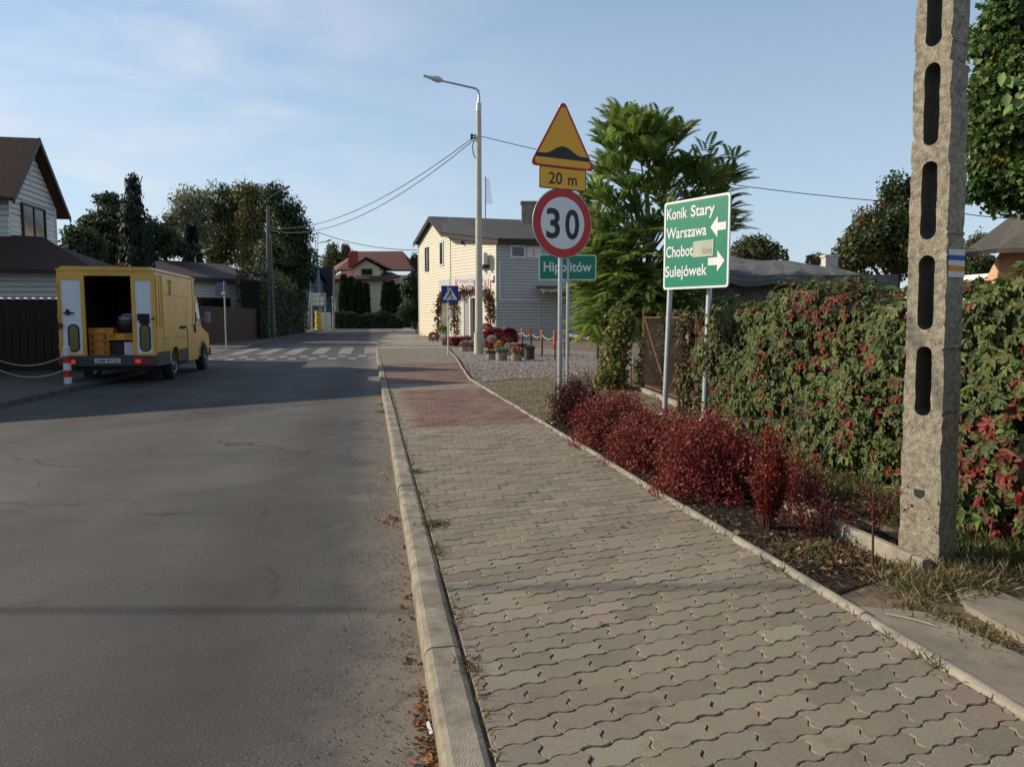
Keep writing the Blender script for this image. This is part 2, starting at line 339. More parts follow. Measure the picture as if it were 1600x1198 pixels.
kerb_run('kerb', [(-5.98, -3.1), (-5.98, 130)], .15, .1, 2.0, matl=mat('left_kerb_shaded', (.085, .078, .066), .92, .35, 5, .5, 70))  # darker copy of the kerb colour, with the left side's shadow put in
edg = mat('edging_concrete', (.27, .24, .185), .9, .32, 6, .3, 160)
kerb_run('pavement_edging', [(2.185, -1.), (2.185, 16.5), (2.5, 20.5), (2.95, 26), (3.3, 32)], .06, .125, 1.0, .022, matl=edg)
# bedding sand under the paving, then every paving block as its own bevelled zigzag block inside one mesh
sand = ground_mat('joint_sand', [(.07, .057, .04), (.17, .14, .10)], 9, .5, 50)
def xr(y): return 2.15 if y < 16.5 else (2.15+(y-16.5)*.079 if y < 20.5 else 2.466+(y-20.5)*.083)
def xl(y): return .352+far_x(y)
m = MB()
for y in range(-3, 64, 1): m.poly([(xl(y)-.02, y, .085), (xr(y)+.02, y, .085), (xr(y+1)+.02, y+1, .085), (xl(y+1)-.02, y+1, .085)])
tag(m.obj('pavement_bed', sand), kind='structure')
def pavers(name, ymax, ymin):
    PL, PW, gap, A = .225, .1125, .0024, .0085; th = R(14); ca, sa = math.cos(th), math.sin(th)
    prof = [(0, 0), (.13, 1), (.37, 1), (.63, -1), (.87, -1)]
    bot = [((k+t)*PL/2, A*s_) for k in (0, 1) for t, s_ in prof]+[(PL, 0)]
    left = [(-A*1.5*s_, t*PW) for t, s_ in ((.22, 1), (.42, 1), (.62, -1), (.82, -1))]
    outl = bot+[(PL+x, y) for x, y in left]+[(x, y+PW) for x, y in bot[::-1]]+[(x, y) for x, y in left[::-1]]
    cx, cy = PL/2, PW/2; V, F, C, f4 = [], [], [], []
    n0 = int(-6/PW); n1 = int((ymax+3)/PW)
    for j in range(n0, n1):
        for i in range(-40, 100):
            ox, oy = i*PL+(j % 2)*PL/2, j*PW; wx, wy = ca*(ox+cx)-sa*(oy+cy), sa*(ox+cx)+ca*(oy+cy)
            if not (ymin <= wy < ymax) or wx < xl(wy)-.15 or wx > xr(wy)+.15: continue
            sx, sy = 1-2*gap/PL, 1-2*gap/PW
            q = [(ca*(ox+cx+(x-cx)*sx)-sa*(oy+cy+(y-cy)*sy), sa*(ox+cx+(x-cx)*sx)+ca*(oy+cy+(y-cy)*sy)) for x, y in outl]
            q = clip_half(clip_half(q, 1, 0, xr(wy)-.004), -1, 0, -xl(wy)-.004)
            if len(q) < 3: continue
            gx = sum(p[0] for p in q)/len(q); gy = sum(p[1] for p in q)/len(q)
            z = .102+rng.normal(0, .0012)+.006*math.sin(wx*2.1+wy*.7)*math.sin(wy*.9); tx, ty = rng.normal(0, .006, 2); k = len(V); n = len(q)
            for ins, dz in ((0, -.02), (0, -.0035), (.0035, 0)):
                for p in q:
                    d = math.hypot(p[0]-gx, p[1]-gy)+1e-6; s_ = 1-ins/d; x, y = gx+(p[0]-gx)*s_, gy+(p[1]-gy)*s_
                    V.append((x, y, z+dz+(x-gx)*tx+(y-gy)*ty))
            for lv in (0, 1):
                for a in range(n): F.append((k+lv*n+a, k+lv*n+(a+1) % n, k+(lv+1)*n+(a+1) % n, k+(lv+1)*n+a))
            F.append(tuple(range(k+2*n, k+3*n)))
            red = (9.05+.1*wx < gy < 14.1 and gx > .56) or (15.4 < gy < 22.5)
            bc = np.array((.175, .096, .078) if red else (.225, .188, .14))*(1+rng.normal(0, .1))*(1+rng.normal(0, .02, 3)); C += [tuple(bc)]*(3*n)
    me = bpy.data.meshes.new(name); me.from_pydata(V, [], F); ca_ = me.color_attributes.new('Col', 'FLOAT_COLOR', 'POINT'); ca_.data.foreach_set('color', np.c_[np.array(C), np.ones(len(C))].astype(np.float32).ravel())
    me.materials.append(pm); return tag(link(name, me, None), kind='structure')
pm = bpy.data.materials.new('paving_block'); pm.use_nodes = True; nt, b, L = nodes_of(pm); b.inputs['Roughness'].default_value = .9; b.inputs['Specular IOR Level'].default_value = .25
tc = N(nt, 'ShaderNodeTexCoord'); ob = tc.outputs['Object']; va = N(nt, 'ShaderNodeVertexColor', layer_name='Col')
c = mixc(nt, L, 1., va.outputs[0], ramp(nt, L, noise(nt, L, ob, 130, 4, .7), [(.3, .72), (.7, 1.2)]), 'MULTIPLY')
c = mixc(nt, L, ramp(nt, L, noise(nt, L, ob, 1.3, 7, .65), [(.42, 0.), (.72, .5)]), c, (.29, .245, .175))
c = mixc(nt, L, ramp(nt, L, noise(nt, L, ob, 2.3, 9, .75), [(.56, 0.), (.68, .5)]), c, (.11, .088, .064)); L(c, b.inputs['Base Color'])
bu = N(nt, 'ShaderNodeBump'); bu.inputs['Strength'].default_value = .35; bu.inputs['Distance'].default_value = .004; L(noise(nt, L, ob, 220, 3), bu.inputs['Height']); L(bu.outputs[0], b.inputs['Normal'])
pavers('pavement', 34, -1.2)
m = MB()
for y in range(34, 140, 4):
    xe = min(xr(y), 4.0)+max(0, y-64)*.05; xe2 = min(xr(y+4), 4.0)+max(0, y-60)*.05
    m.poly([(xl(y), y, .1), (max(xl(y)+1.5, xe), y, .1), (max(xl(y+4)+1.5, xe2), y+4, .1), (xl(y+4), y+4, .1)])
tag(m.obj('pavement', mat('far_paving', (.25, .215, .165), .9, .15, 3, .2, 60)), kind='structure')
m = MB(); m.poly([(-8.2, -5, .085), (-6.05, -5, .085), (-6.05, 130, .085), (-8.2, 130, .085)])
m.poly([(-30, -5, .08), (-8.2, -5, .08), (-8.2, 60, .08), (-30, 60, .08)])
tag(m.obj('pavement', mat('left_paving_shaded', (.09, .08, .065), .9, .25, 3, .3, 60)), kind='structure')  # colour kept dark to carry the shade lying on this side
# verge: bed of mulch by the shrubs, sandy patch, gravel yard, grass
FA, FB = Vector((5.3, 13.5, 0)), Vector((4.1, 4.2, 0))               # line of the fence
def fx(y): return FB.x+(y-FB.y)*(FA.x-FB.x)/(FA.y-FB.y)
m = MB(); m.poly([(2.2, -2, .07), (40, -2, .07), (40, 60, .065), (2.2, 60, .065)]); tag(m.obj('verge', earth), kind='structure')
mulch = ground_mat('mulch', [(.012, .008, .006), (.035, .022, .014), (.10, .07, .045)], 22, 1., 45, dist=.04)
m = MB(); m.poly([(2.215, 3.2, .078), (3.15, 3.6, .078), (3.3, 4.5, .078), (3.75, 9.4, .078), (2.215, 9.4, .078)]); tag(m.obj('planting_bed', mulch), kind='structure')
grassm = ground_mat('turf', [(.03, .035, .012), (.055, .06, .02), (.14, .11, .06)], 7, .8, 60)
m = MB(); m.poly([(3.2, -1, .082), (9, -1, .082), (9, 10, .082), (4.05, 10, .082), (3.36, 4.5, .082)]); tag(m.obj('lawn', grassm), kind='structure')
gr = bpy.data.materials.new('gravel'); gr.use_nodes = True; nt, b, L = nodes_of(gr); b.inputs['Roughness'].default_value = .9
tc = N(nt, 'ShaderNodeTexCoord'); ob = tc.outputs['Object']; vo = N(nt, 'ShaderNodeTexVoronoi'); vo.inputs['Scale'].default_value = 20; L(ob, vo.inputs[0])
hs = N(nt, 'ShaderNodeSeparateColor'); L(vo.outputs['Color'], hs.inputs[0])
c = mixc(nt, L, 1., ramp(nt, L, hs.outputs[0], [(0., (.26, .20, .16)), (.5, (.42, .34, .28)), (1., (.60, .52, .45))]), ramp(nt, L, vo.outputs['Distance'], [(.25, 1.), (.65, .3)]), 'MULTIPLY'); L(c, b.inputs['Base Color'])
bu = N(nt, 'ShaderNodeBump', invert=True); bu.inputs['Strength'].default_value = .9; bu.inputs['Distance'].default_value = .03; L(vo.outputs['Distance'], bu.inputs['Height']); L(bu.outputs[0], b.inputs['Normal'])
m = MB(); gp = [G(q[0], q[1], .08) for q in ((757, 596), (800, 592), (870, 588), (960, 586), (990, 575), (990, 554), (880, 547), (800, 541), (700, 540), (718, 560))]
m.poly([(p.x, p.y, .082) for p in gp]); tag(m.obj('gravel_yard', gr), kind='structure')
# loose stones on the yard
pts = []
while len(pts) < 5000:
    p = G(rnd.uniform(715, 960), 548+44*rnd.random()**.8, .082)
    if p.x > xr(p.y)+.15: pts.append((p.x, p.y, .085))
pts = np.array(pts); n = len(pts); s_ = rng.uniform(.012, .035, n)[:, None]
OCT = np.array([[1, 0, 0], [0, 1, 0], [-1, 0, 0], [0, -1, 0], [0, 0, .8]]); V = (pts[:, None, :]+OCT[None]*s_[:, :, None]*rng.uniform(.6, 1.3, (n, 5, 1))).reshape(-1, 3)
i = np.arange(n)[:, None]*5; F = np.concatenate([i+np.array([[a, (a+1) % 4, 4]]) for a in range(4)])
tag(npmesh('gravel', V, F, LEAF, None, np.repeat(pal(n, [(.3, .25, .22), (.45, .4, .37), (.2, .16, .14), (.36, .27, .24)], .15), 5, 0)), kind='stuff')
# concrete slabs at the lower right
slab = mat('slab_concrete', (.22, .19, .145), .92, .3, 4, .25, 200)
def quad_slab(px, z, th=.03):
    q = [G(a, b_, z) for a, b_ in px]; m = MB(); m.prism([(p.x, p.y, z-th) for p in q], (0, 0, th)); return tag(m.obj('concrete_slab', slab), kind='structure')
quad_slab([(1322, 945), (1445, 955), (1608, 1028), (1700, 1075), (1700, 1175), (1612, 1105)], .108)
quad_slab([(1490, 918), (1560, 922), (1700, 985), (1700, 1045), (1600, 995), (1510, 945)], .10)
# low concrete edging between bed and lawn, ending at the pole
kerb_run('lawn_edging', [tuple(G(1448, 903, .07)[:2]), tuple(G(1272, 822, .07)[:2]), (3.6, 8.5)], .055, .17, .9, .012, matl=edg)
# ------------------------------------------------------------------ signs
red = mat('sign_red', (.50, .012, .018), .4, .06); yel = mat('sign_yellow', (.85, .40, .012), .4, .05); blk = mat('sign_black', (.012, .012, .013), .45, .1)
wht = mat('sign_white', (.72, .73, .72), .4, .05); grn = mat('sign_green', (.0, .20, .115), .4, .06); blu = mat('sign_blue', (.012, .035, .24), .4, .08); back = mat('sign_back', (.33, .34, .35), .5, .1, metal=.4)
def rrect(x0, x1, y0, y1, r, k=5):
    o = []
    for cx, cy, a0 in ((x1-r, y1-r, 0), (x0+r, y1-r, 90), (x0+r, y0+r, 180), (x1-r, y0+r, 270)):
        for i in range(k+1): a = R(a0+90*i/k); o.append((cx+r*math.cos(a), cy+r*math.sin(a)))
    return o
def circ(r, n=48, cx=0, cy=0): return [(cx+r*math.cos(2*PI*i/n), cy+r*math.sin(2*PI*i/n)) for i in range(n)]
def rtri(s, r, k=6):                                              # rounded triangle, base at y=0, side s
    h = s*math.sqrt(3)/2; o = []
    for cx, cy, a0 in ((0, h-2*r, 30), (-s/2+r*math.sqrt(3), r, 150), (s/2-r*math.sqrt(3), r, 270)):
        for i in range(k+1): a = R(a0+120*i/k); o.append((cx+r*math.cos(a), cy+r*math.sin(a)))
    return o
def ringpoly(m, fr, a, b_, lift=.003):                             # ring between two outlines of equal length
    o, ux, uy, n = fr; k = len(a)
    m.add([o+ux*x+uy*y+n*lift for x, y in a]+[o+ux*x+uy*y+n*lift for x, y in b_], [(i, (i+1) % k, k+(i+1) % k, k+i) for i in range(k)])
def frame(o, az):                                                 # az: bearing the sign faces, degrees clockwise from +Y
    a = R(az); n = Vector((math.sin(a), math.cos(a), 0)); ux = Vector((0, 0, 1)).cross(n); return (Vector(o), ux, Vector((0, 0, 1)), n)
def off(fr, x, y, z=0): o, ux, uy, n = fr; return (o+ux*x+uy*y+n*z, ux, uy, n)
PS = math.degrees(PSI)
# speed limit, distance plate and hump warning on one galvanised post
pb = B(875, 9.75, .06); d0 = 9.7
sg = thing('road_sign', 'post carrying yellow hump triangle, 20 m plate and round red 30 sign', 'road sign', pb)
m = MB(); m.tube([pb, pb+Vector((0, 0, 4.1))], .03, 16); m.lathe(pb+Vector((0, 0, 4.1)), [(.032, 0), (.032, .02), (.015, .035)], 16); m.lathe(pb-Vector((0, 0, .05)), [(.16, 0), (.13, .08), (.05, .13)], 14)
m.obj('post', metal, sg, True)
az = 180+PS-28
def zat(y, d): return P(875, y, d).z
fr = frame(Vector((pb.x, pb.y, zat(350.5, d0)))-Vector((0, 0, 0)), az); fr = off(fr, 0, 0, .055)
m = MB(); m.m = 0; m.fplate(fr, circ(.45, 64), .012); m.m = 1; ringpoly(m, fr, circ(.437, 64), circ(.332, 64)); m.m = 2; m.fpoly(fr, circ(.332, 64), .003); m.m = 3
m.text('3', fr, -.25, -.19, .38, .205, .02, .006); m.text('0', fr, .035, -.19, .38, .215, .02, .006)
m.m = 0
for y in (-.2, .2): fbox(m, fr, -.06, .06, y-.015, y+.015, -.09, -.013)
m.obj('speed_limit_plate', [back, red, wht, blk], sg)
f2 = off(fr, 0, zat(283, d0)-fr[0].z, 0); w2, h2 = .355, .138
m = MB(); m.fplate(f2, rrect(-w2, w2, -h2, h2, .03), .012); m.m = 1; ringpoly(m, f2, rrect(-w2, w2, -h2, h2, .03), rrect(-w2+.012, w2-.012, -h2+.012, h2-.012, .025)); m.fpoly(f2, [], .0) if 0 else None
m.m = 2; m.fpoly(f2, rrect(-w2+.012, w2-.012, -h2+.012, h2-.012, .025), .003); m.m = 1; m.text('20', f2, -.215, -.072, .145, .2, .012, .006); m.text('m', f2, .075, -.072, .145, .135, .012, .006)
m.obj('distance_plate', [back, blk, yel], sg)
z0 = zat(267, d0); f3 = off(fr, 0, z0-fr[0].z, 0); s3 = 1.0
m = MB(); m.fplate(f3, rtri(s3, .05), .012); m.m = 1; ringpoly(m, f3, rtri(s3, .05), off2 := [(x*.905, y*.905+.026) for x, y in rtri(s3, .05)]); m.m = 2; m.fpoly(f3, off2, .003); m.m = 3
hump = [(-.4, .115), (.4, .115), (.4, .165), (.27, .168)]+[(.27-.54*i/16, .168+.105*math.sin(PI*i/16)**1.8) for i in range(1, 17)]+[(-.4, .165)]
o, ux, uy, n = f3; hs = [q for q in hump]
top = [(.4, .165)]+[(.27-.54*i/16, .168+.105*math.sin(PI*i/16)**1.8) for i in range(17)]+[(-.4, .165)]
for a, c_ in zip(top[:-1], top[1:]): m.fpoly(f3, [(a[0], .115), (a[0], a[1]), (c_[0], c_[1]), (c_[0], .115)], .006)
m.obj('warning_plate', [back, red, yel, blk], sg)
# town name sign further back
pb = B(887, 13.2, .07); tn = thing('town_sign', 'small green rectangular sign with white town name on a thin post behind the 30 sign', 'town sign', pb)
m = MB(); m.tube([pb, Vector((pb.x, pb.y, P(887, 405, 13.2).z))], .027, 14); m.obj('post', metal, tn, True)
f = off(frame(P(886.5, 418, 13.15), 180+PS-6), 0, 0, .03); w2, h2 = .515, .225
m = MB(); m.fplate(f, rrect(-w2, w2, -h2, h2, .03), .012); m.m = 1; m.fpoly(f, rrect(-w2, w2, -h2, h2, .03), .002); m.m = 2; m.fpoly(f, rrect(-w2+.018, w2-.018, -h2+.018, h2-.018, .02), .004); m.m = 1
m.text('Hipolitów', f, -.43, -.07, .17, .86, .018, .007); m.obj('name_plate', [back, wht, grn], tn)
# direction sign on two posts
pl, pr = B(1041, 10.55, .07), B(1103.5, 9.95, .07); ds = thing('direction_sign', 'square green direction sign with four white place names and two arrows on two posts', 'direction sign', (pl+pr)/2)
vv = (pr-pl); vv.z = 0; uxd = vv.normalized(); nd = Vector((uxd.y, -uxd.x, 0)); 
for q, yy in ((pl, 335), (pr, 325)):
    m = MB(); t = P(1052 if q is pl else 1113.5, yy, 10.55 if q is pl else 9.95); m.tube([q, t], .038, 16); m.lathe(q-Vector((0, 0, .03)), [(.1, 0), (.08, .05)], 12); m.obj('post', metal, ds, True)
ux, n = uxd, nd
def onl(px):                                                       # where the pixel column meets the plane of the sign, just in front of the posts
    q0 = pl+nd*.07; r = P(px, 498, 1.)-Vector((0, 0, H)); a11, a12, a21, a22 = ux.x, -r.x, ux.y, -r.y; det = a11*a22-a12*a21
    t = ((-q0.x)*a22-a12*(-q0.y))/det; return q0+ux*t, ((-q0.y)*a11-a21*(-q0.x))/det
(el, dl), (er, dr) = onl(1035.5), onl(1136.5)
zb, zt = (P(1034, 450.5, dl).z+P(1134.5, 451.5, dr).z)/2, (P(1037, 320.5, dl).z+P(1138.5, 302.5, dr).z)/2
o = (el+er)/2; o.z = zb; Wd = (er-el).length; Hd = zt-zb
f = (o-ux*Wd/2, ux, Vector((0, 0, 1)), n)
m = MB(); m.fplate(f, rrect(0, Wd, 0, Hd, .04), .02); m.m = 1; m.fpoly(f, rrect(0, Wd, 0, Hd, .04), .002); m.m = 2; m.fpoly(f, rrect(.03, Wd-.03, .03, Hd-.03, .03), .004); m.m = 1; k = Wd; hh = Hd
rows = (('Konik', .05, .325, .80), ('Stary', .43, .36, .80), ('Warszawa', .045, .63, .58), ('Chobot', .045, .43, .37), ('Sulejówek', .035, .66, .145))
for tx, x, wd, y in rows: m.text(tx, f, x*k, y*hh, .125*hh, wd*k, .016, .008)
def arrow(x0, x1, y, s_):                                          # s_=1 points right
    t = .055*hh; a = .095*hh; xm = x1-.105*k if s_ > 0 else x0+.105*k
    p = [(x0, y-t), (xm, y-t), (xm, y-a*1.25), (x1, y), (xm, y+a*1.25), (xm, y+t), (x0, y+t)] if s_ > 0 else [(x1, y+t*.8), (xm, y+t*.8), (xm, y+a*1.25), (x0, y), (xm, y-a*1.25), (xm, y-t*.8), (x1, y-t*.8)]
    m.fpoly(f, [(xm, y-a*1.2), (x1 if s_ > 0 else x0, y), (xm, y+a*1.2)] if s_ > 0 else [(xm, y+a*1.2), (x0, y), (xm, y-a*1.2)], .008); lo, hi = (x0, xm) if s_ > 0 else (xm, x1)
    m.fpoly(f, [(lo, y-t*.75), (hi, y-t*.75), (hi, y+t*.75), (lo, y+t*.75)], .008)
arrow(.73, .955, .66*hh, -1) if k < .9 else arrow(.73*k, .955*k, .655*hh, -1); arrow(.705*k, .945*k, .285*hh, 1)
m.obj('sign_plate', [metal, wht, grn], ds)
m = MB(); m.prism([f[0]+ux*a*k+Vector((0, 0, b_*hh))+n*.009 for a, b_ in ((.475, .345), (.78, .345), (.785, .525), (.478, .52))], n*.002); m.m = 1; m.text('oie', off(f, 0, 0, .012), .62*k, .375*hh, .085*hh, .14*k, 0, .001)
m.obj('patch', [mat('patch_grey', (.42, .45, .36), .7, .15, 8), mat('faded_grey', (.20, .22, .18), .7)], ds)
# pedestrian crossing sign
pb = B(700, 28, .09); cs = thing('crossing_sign', 'blue square pedestrian crossing sign on a thin pale post in front of the flower shop', 'road sign', pb)
m = MB(); m.tube([pb, Vector((pb.x, pb.y, P(703, 447, 28).z))], .03, 12); m.obj('post', mat('pale_post', (.6, .6, .56), .5), cs, True)
f = off(frame(P(703, 460, 27.95), 180+PS-8), 0, 0, .04); q = .325
m = MB(); m.fplate(f, rrect(-q, q, -q, q, .04), .015); m.m = 1; m.fpoly(f, rrect(-q, q, -q, q, .04), .003); m.m = 2; m.fpoly(f, [(-.28, -.2), (.28, -.2), (0, .28)], .006); m.m = 3
for pts in (circ(.03, 12, .01, .15), [(-.04, .0), (.035, .02), (.045, .115), (-.01, .12)], [(-.04, .02), (.0, .0), (-.05, -.09), (-.13, -.165), (-.16, -.15), (-.09, -.06)], [(.0, .0), (.035, .02), (.075, -.08), (.13, -.16), (.09, -.175), (.03, -.08)], [(.03, .11), (.05, .09), (.09, .0), (.07, -.01)], [(-.01, .11), (-.03, .09), (-.09, .03), (-.08, .05)], [(-.2, -.12), (.2, -.12), (.2, -.112), (-.2, -.112)]): m.fpoly(f, pts, .009)
m.obj('sign_plate', [back, blu, wht, blk], cs)
# blue sign by the fence on the far side of the road
pb = B(352, 33, .09); bs = thing('info_sign', 'dark blue sign with a small yellow mark on a thin post by the brown fence', 'road sign', pb)
m = MB(); m.tube([pb, Vector((pb.x, pb.y, P(347, 440, 33).z))], .03, 10); m.obj('post', metal, bs, True)
f = off(frame(P(346, 452, 32.95), 180+PS+16), 0, 0, .04); m = MB(); m.fplate(f, rrect(-.28, .28, -.3, .3, .03), .015); m.m = 1; m.fpoly(f, rrect(-.28, .28, -.3, .3, .03), .003); m.m = 2; m.fpoly(f, [(-.02, -.22), (.2, -.24), (.26, -.12), (.05, -.1)], .006)
m.obj('sign_plate', [back, mat('deep_blue', (.02, .05, .12), .4), yel], bs)
# ------------------------------------------------------------------ concrete utility pole with slots and trail blaze
cpole = mat('pole_concrete', (.23, .195, .14), .94, .38, 30, .7, 150, tint=(.34, .30, .225))
def pole_geo(Hp, W0, D0, tw, td, slots, chip=True, seed=3):
    """H-section pole: front face with rounded slots cut through, tapering; local frame x across, y depth"""
    r_ = random.Random(seed); m = MB(); Wz = lambda z: W0+(tw-W0)*z/Hp; Dz = lambda z: D0+(td-D0)*z/Hp; N_ = 6
    zs = [-.3]
    for a, b_ in slots: zs += [a, b_]
    zs.append(Hp)
    jit = {}
    def edge(z, s_):                                               # weathered arrises
        k = (round(z, 2), s_)
        if k not in jit: jit[k] = r_.uniform(-.007, .003) if r_.random() > .12 else r_.uniform(-.018, -.006)
        return s_*(Wz(z)/2+jit[k])
    def span(za, zb, step=.055):
        n = max(1, int((zb-za)/step)); return [za+(zb-za)*i/n for i in range(n+1)]
    hole = lambda z, a, b_: (lambda hw, rr: hw if a+rr <= z <= b_-rr else hw*math.sqrt(max(0, 1-((a+rr-z)/rr)**2 if z < a+rr else 1-((z-b_+rr)/rr)**2)))(Wz(z)*.2+.002*math.sin(z*31)+.0015*math.sin(z*57), Wz(z)*.2)
    for yy, sgn in ((-.5, 1), (.5, -1)):
        def quad(p): m.add(p if sgn > 0 else p[::-1], [(0, 1, 2, 3)])
        prev = -.3
        for a, b_ in list(slots)+[(Hp, Hp)]:
            zz = span(prev, a)
            for z1, z2 in zip(zz[:-1], zz[1:]): quad([(edge(z1, -1), yy*Dz(z1), z1), (edge(z1, 1), yy*Dz(z1), z1), (edge(z2, 1), yy*Dz(z2), z2), (edge(z2, -1), yy*Dz(z2), z2)])
            if a < b_:
                rr = Wz(a)*.2; zz = [a+rr*(1-math.cos(R(90*i/5))) for i in range(6)]+span(a+rr, b_-rr)[1:]+[b_-rr*(1-math.cos(R(90*i/5))) for i in range(5, -1, -1)][1:]
                for z1, z2 in zip(zz[:-1], zz[1:]):
                    h1, h2 = hole(z1, a, b_), hole(z2, a, b_)
                    for s_ in (-1, 1):
                        p = [(s_*h1, yy*Dz(z1), z1), (edge(z1, s_), yy*Dz(z1), z1), (edge(z2, s_), yy*Dz(z2), z2), (s_*h2, yy*Dz(z2), z2)]; quad(p if s_ > 0 else p[::-1])
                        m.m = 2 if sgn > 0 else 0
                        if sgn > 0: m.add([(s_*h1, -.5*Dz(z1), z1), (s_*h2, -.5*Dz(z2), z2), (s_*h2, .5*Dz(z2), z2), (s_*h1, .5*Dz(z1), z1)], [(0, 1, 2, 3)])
                        m.m = 0
            prev = b_
    allz = sorted({k[0] for k in jit})
    for s_ in (-1, 1):
        for z1, z2 in zip(allz[:-1], allz[1:]): m.add([(edge(z1, s_), -.5*Dz(z1), z1), (edge(z1, s_), .5*Dz(z1), z1), (edge(z2, s_), .5*Dz(z2), z2), (edge(z2, s_), -.5*Dz(z2), z2)], [(0, 1, 2, 3) if s_ > 0 else (3, 2, 1, 0)])
    m.add([(-Wz(Hp)/2, -Dz(Hp)/2, Hp), (Wz(Hp)/2, -Dz(Hp)/2, Hp), (Wz(Hp)/2, Dz(Hp)/2, Hp), (-Wz(Hp)/2, Dz(Hp)/2, Hp)], [(0, 1, 2, 3)])
    return m, Wz, Dz
dP = 4.05; pc = B(1467, dP+.08, .06)
zof = lambda y: P(1440, y, dP).z-.06
slots = [(zof(a), zof(b_)) for a, b_ in ((652, 541), (515, 398), (374, 254), (230, 106), (82, -45), (-70, -195), (-220, -345), (-370, -480), (-510, -620))]
m, Wz, Dz = pole_geo(9, .228, .19, .15, .13, slots)
m.m = 1; zh = zof(775); m.add([(-.03, -Dz(zh)/2-.002, zh-.03), (0, -Dz(zh)/2-.002, zh-.04), (.025, -Dz(zh)/2-.002, zh-.02), (.025, -Dz(zh)/2-.002, zh+.012), (-.035, -Dz(zh)/2-.002, zh+.012)], [(0, 1, 2, 3, 4)])
up = thing('utility_pole', 'tall weathered concrete utility pole with oval slots and painted trail stripes beside the creeper fence', 'utility pole', pc)
thp = -R(64-PS)+0*PI
faz = R(180+PS+29+28)                                              # bearing of the slotted face
rot = PI-faz
mesh_rot = Matrix.Translation(pc) @ Matrix.Rotation(R(-1.15), 4, Vector((cF.x, cF.y, 0)).normalized()) @ Matrix.Rotation(rot, 4, 'Z')
m.v = [tuple(mesh_rot @ Vector(p)) for p in m.v]; m.obj('shaft', [cpole, dark, mat('slot_shade', (.07, .06, .045), .95, .3, 20, .5, 60)], up)  # slot walls darkened in colour to stand for the shade inside
m = MB(); m.T = mesh_rot
for i, (a, b_, k) in enumerate(((391, 400, 0), (400, 408, 1), (408, 416, 0), (416, 425, 2), (425, 434, 0))):
    z1, z2 = zof(b_), zof(a); m.m = k; zz = [z1, z2]; m.add([(Wz(z)/2+.006, y*Dz(z)/2*.97, z) for z, y in ((z1, -1), (z1, 1), (z2, 1), (z2, -1))], [(0, 1, 2, 3)])
m.obj('trail_blaze', [mat('blaze_white', (.62, .62, .6), .8, .12, 20), mat('blaze_blue', (.02, .09, .30), .8, .2, 20), mat('blaze_orange', (.62, .25, .03), .8, .2, 20)], up)
# ------------------------------------------------------------------ street lamps and line poles
lampm = mat('lamp_concrete', (.50, .46, .37), .85, .15, 5, .2, 60); zinc = mat('lamp_zinc', (.45, .46, .47), .4, .1, 10, metal=.7)
LD = 29.; lb = B(748, LD, .05); lt = P(748, 172, LD)
sl = thing('street_lamp', 'tall pale round concrete street lamp with a long steel arm beside the flower shop', 'street lamp', lb)
m = MB(); m.tube([lb-Vector((0, 0, .1)), Vector((lb.x, lb.y, lb.z+.85))], .19, 20); m.tube([Vector((lb.x, lb.y, lb.z+.85)), lt], [.155, .1], 20); m.obj('column', lampm, sl, True)
m = MB(); m.tube([lt-Vector((0, 0, .05)), lt+Vector((0, 0, .25))], .11, 14); m.tube([lt, P(748.5, 150, LD), P(747, 142, LD), P(743, 138.5, LD), P(690, 126.5, LD)], [.06, .05, .045, .04, .035], 10); m.obj('arm', zinc, sl, True)
m = MB(); a, c_ = P(690, 126, LD), P(662, 118.5, LD); u = (c_-a).normalized(); m.tube([a-u*.05, a+u*.12, a+u*.3, a+u*.45, c_], [.05, .12, .11, .07, .045], 10); m.obj('lamp_head', mat('lamp_grey', (.5, .5, .5), .4), sl, True)
m = MB(); m.tube([P(743, 216, LD), P(738, 228, LD), P(740, 242, LD), P(746, 252, LD)], .02, 6); m.obj('cable_loop', dark, sl)
m = MB()
for y in (212, 216): m.tube([P(736, y, LD), P(752, y-1, LD)], .025, 6); m.lathe(P(737, y, LD), [(.05, -.06), (.06, 0), (.05, .06)], 8)
m.obj('bracket', dark, sl)
pdark = mat('old_pole', (.12, .11, .095), .9, .2, 8, .3)
LB = 52.; b2 = B(419, LB, .08); sl2 = thing('street_lamp', 'old dark pole with a slanting lamp arm beside the clipped dark hedge', 'street lamp', b2)
m = MB(); m.tube([b2, P(419, 322, LB)], [.2, .12], 10); m.tube([b2+Vector((.35, 0, 0)), P(422, 372, LB)], [.16, .1], 8); m.obj('column', pdark, sl2, True)
m = MB(); m.tube([P(419, 325, LB), P(420, 310, LB), P(432, 302, LB), P(443, 296, LB)], [.05, .05, .045, .04], 8); m.obj('arm', pdark, sl2, True)
m = MB(); m.tube([P(440, 298, LB), P(446, 294.5, LB), P(453, 291, LB)], [.06, .12, .06], 8); m.obj('lamp_head', mat('lamp_dark', (.2, .2, .2), .5), sl2, True)
for y in (354, 359, 404, 408): m = MB(); m.tube([P(411, y, LB), P(428, y, LB)], .05, 6); m.obj('crossarm', pdark, sl2)

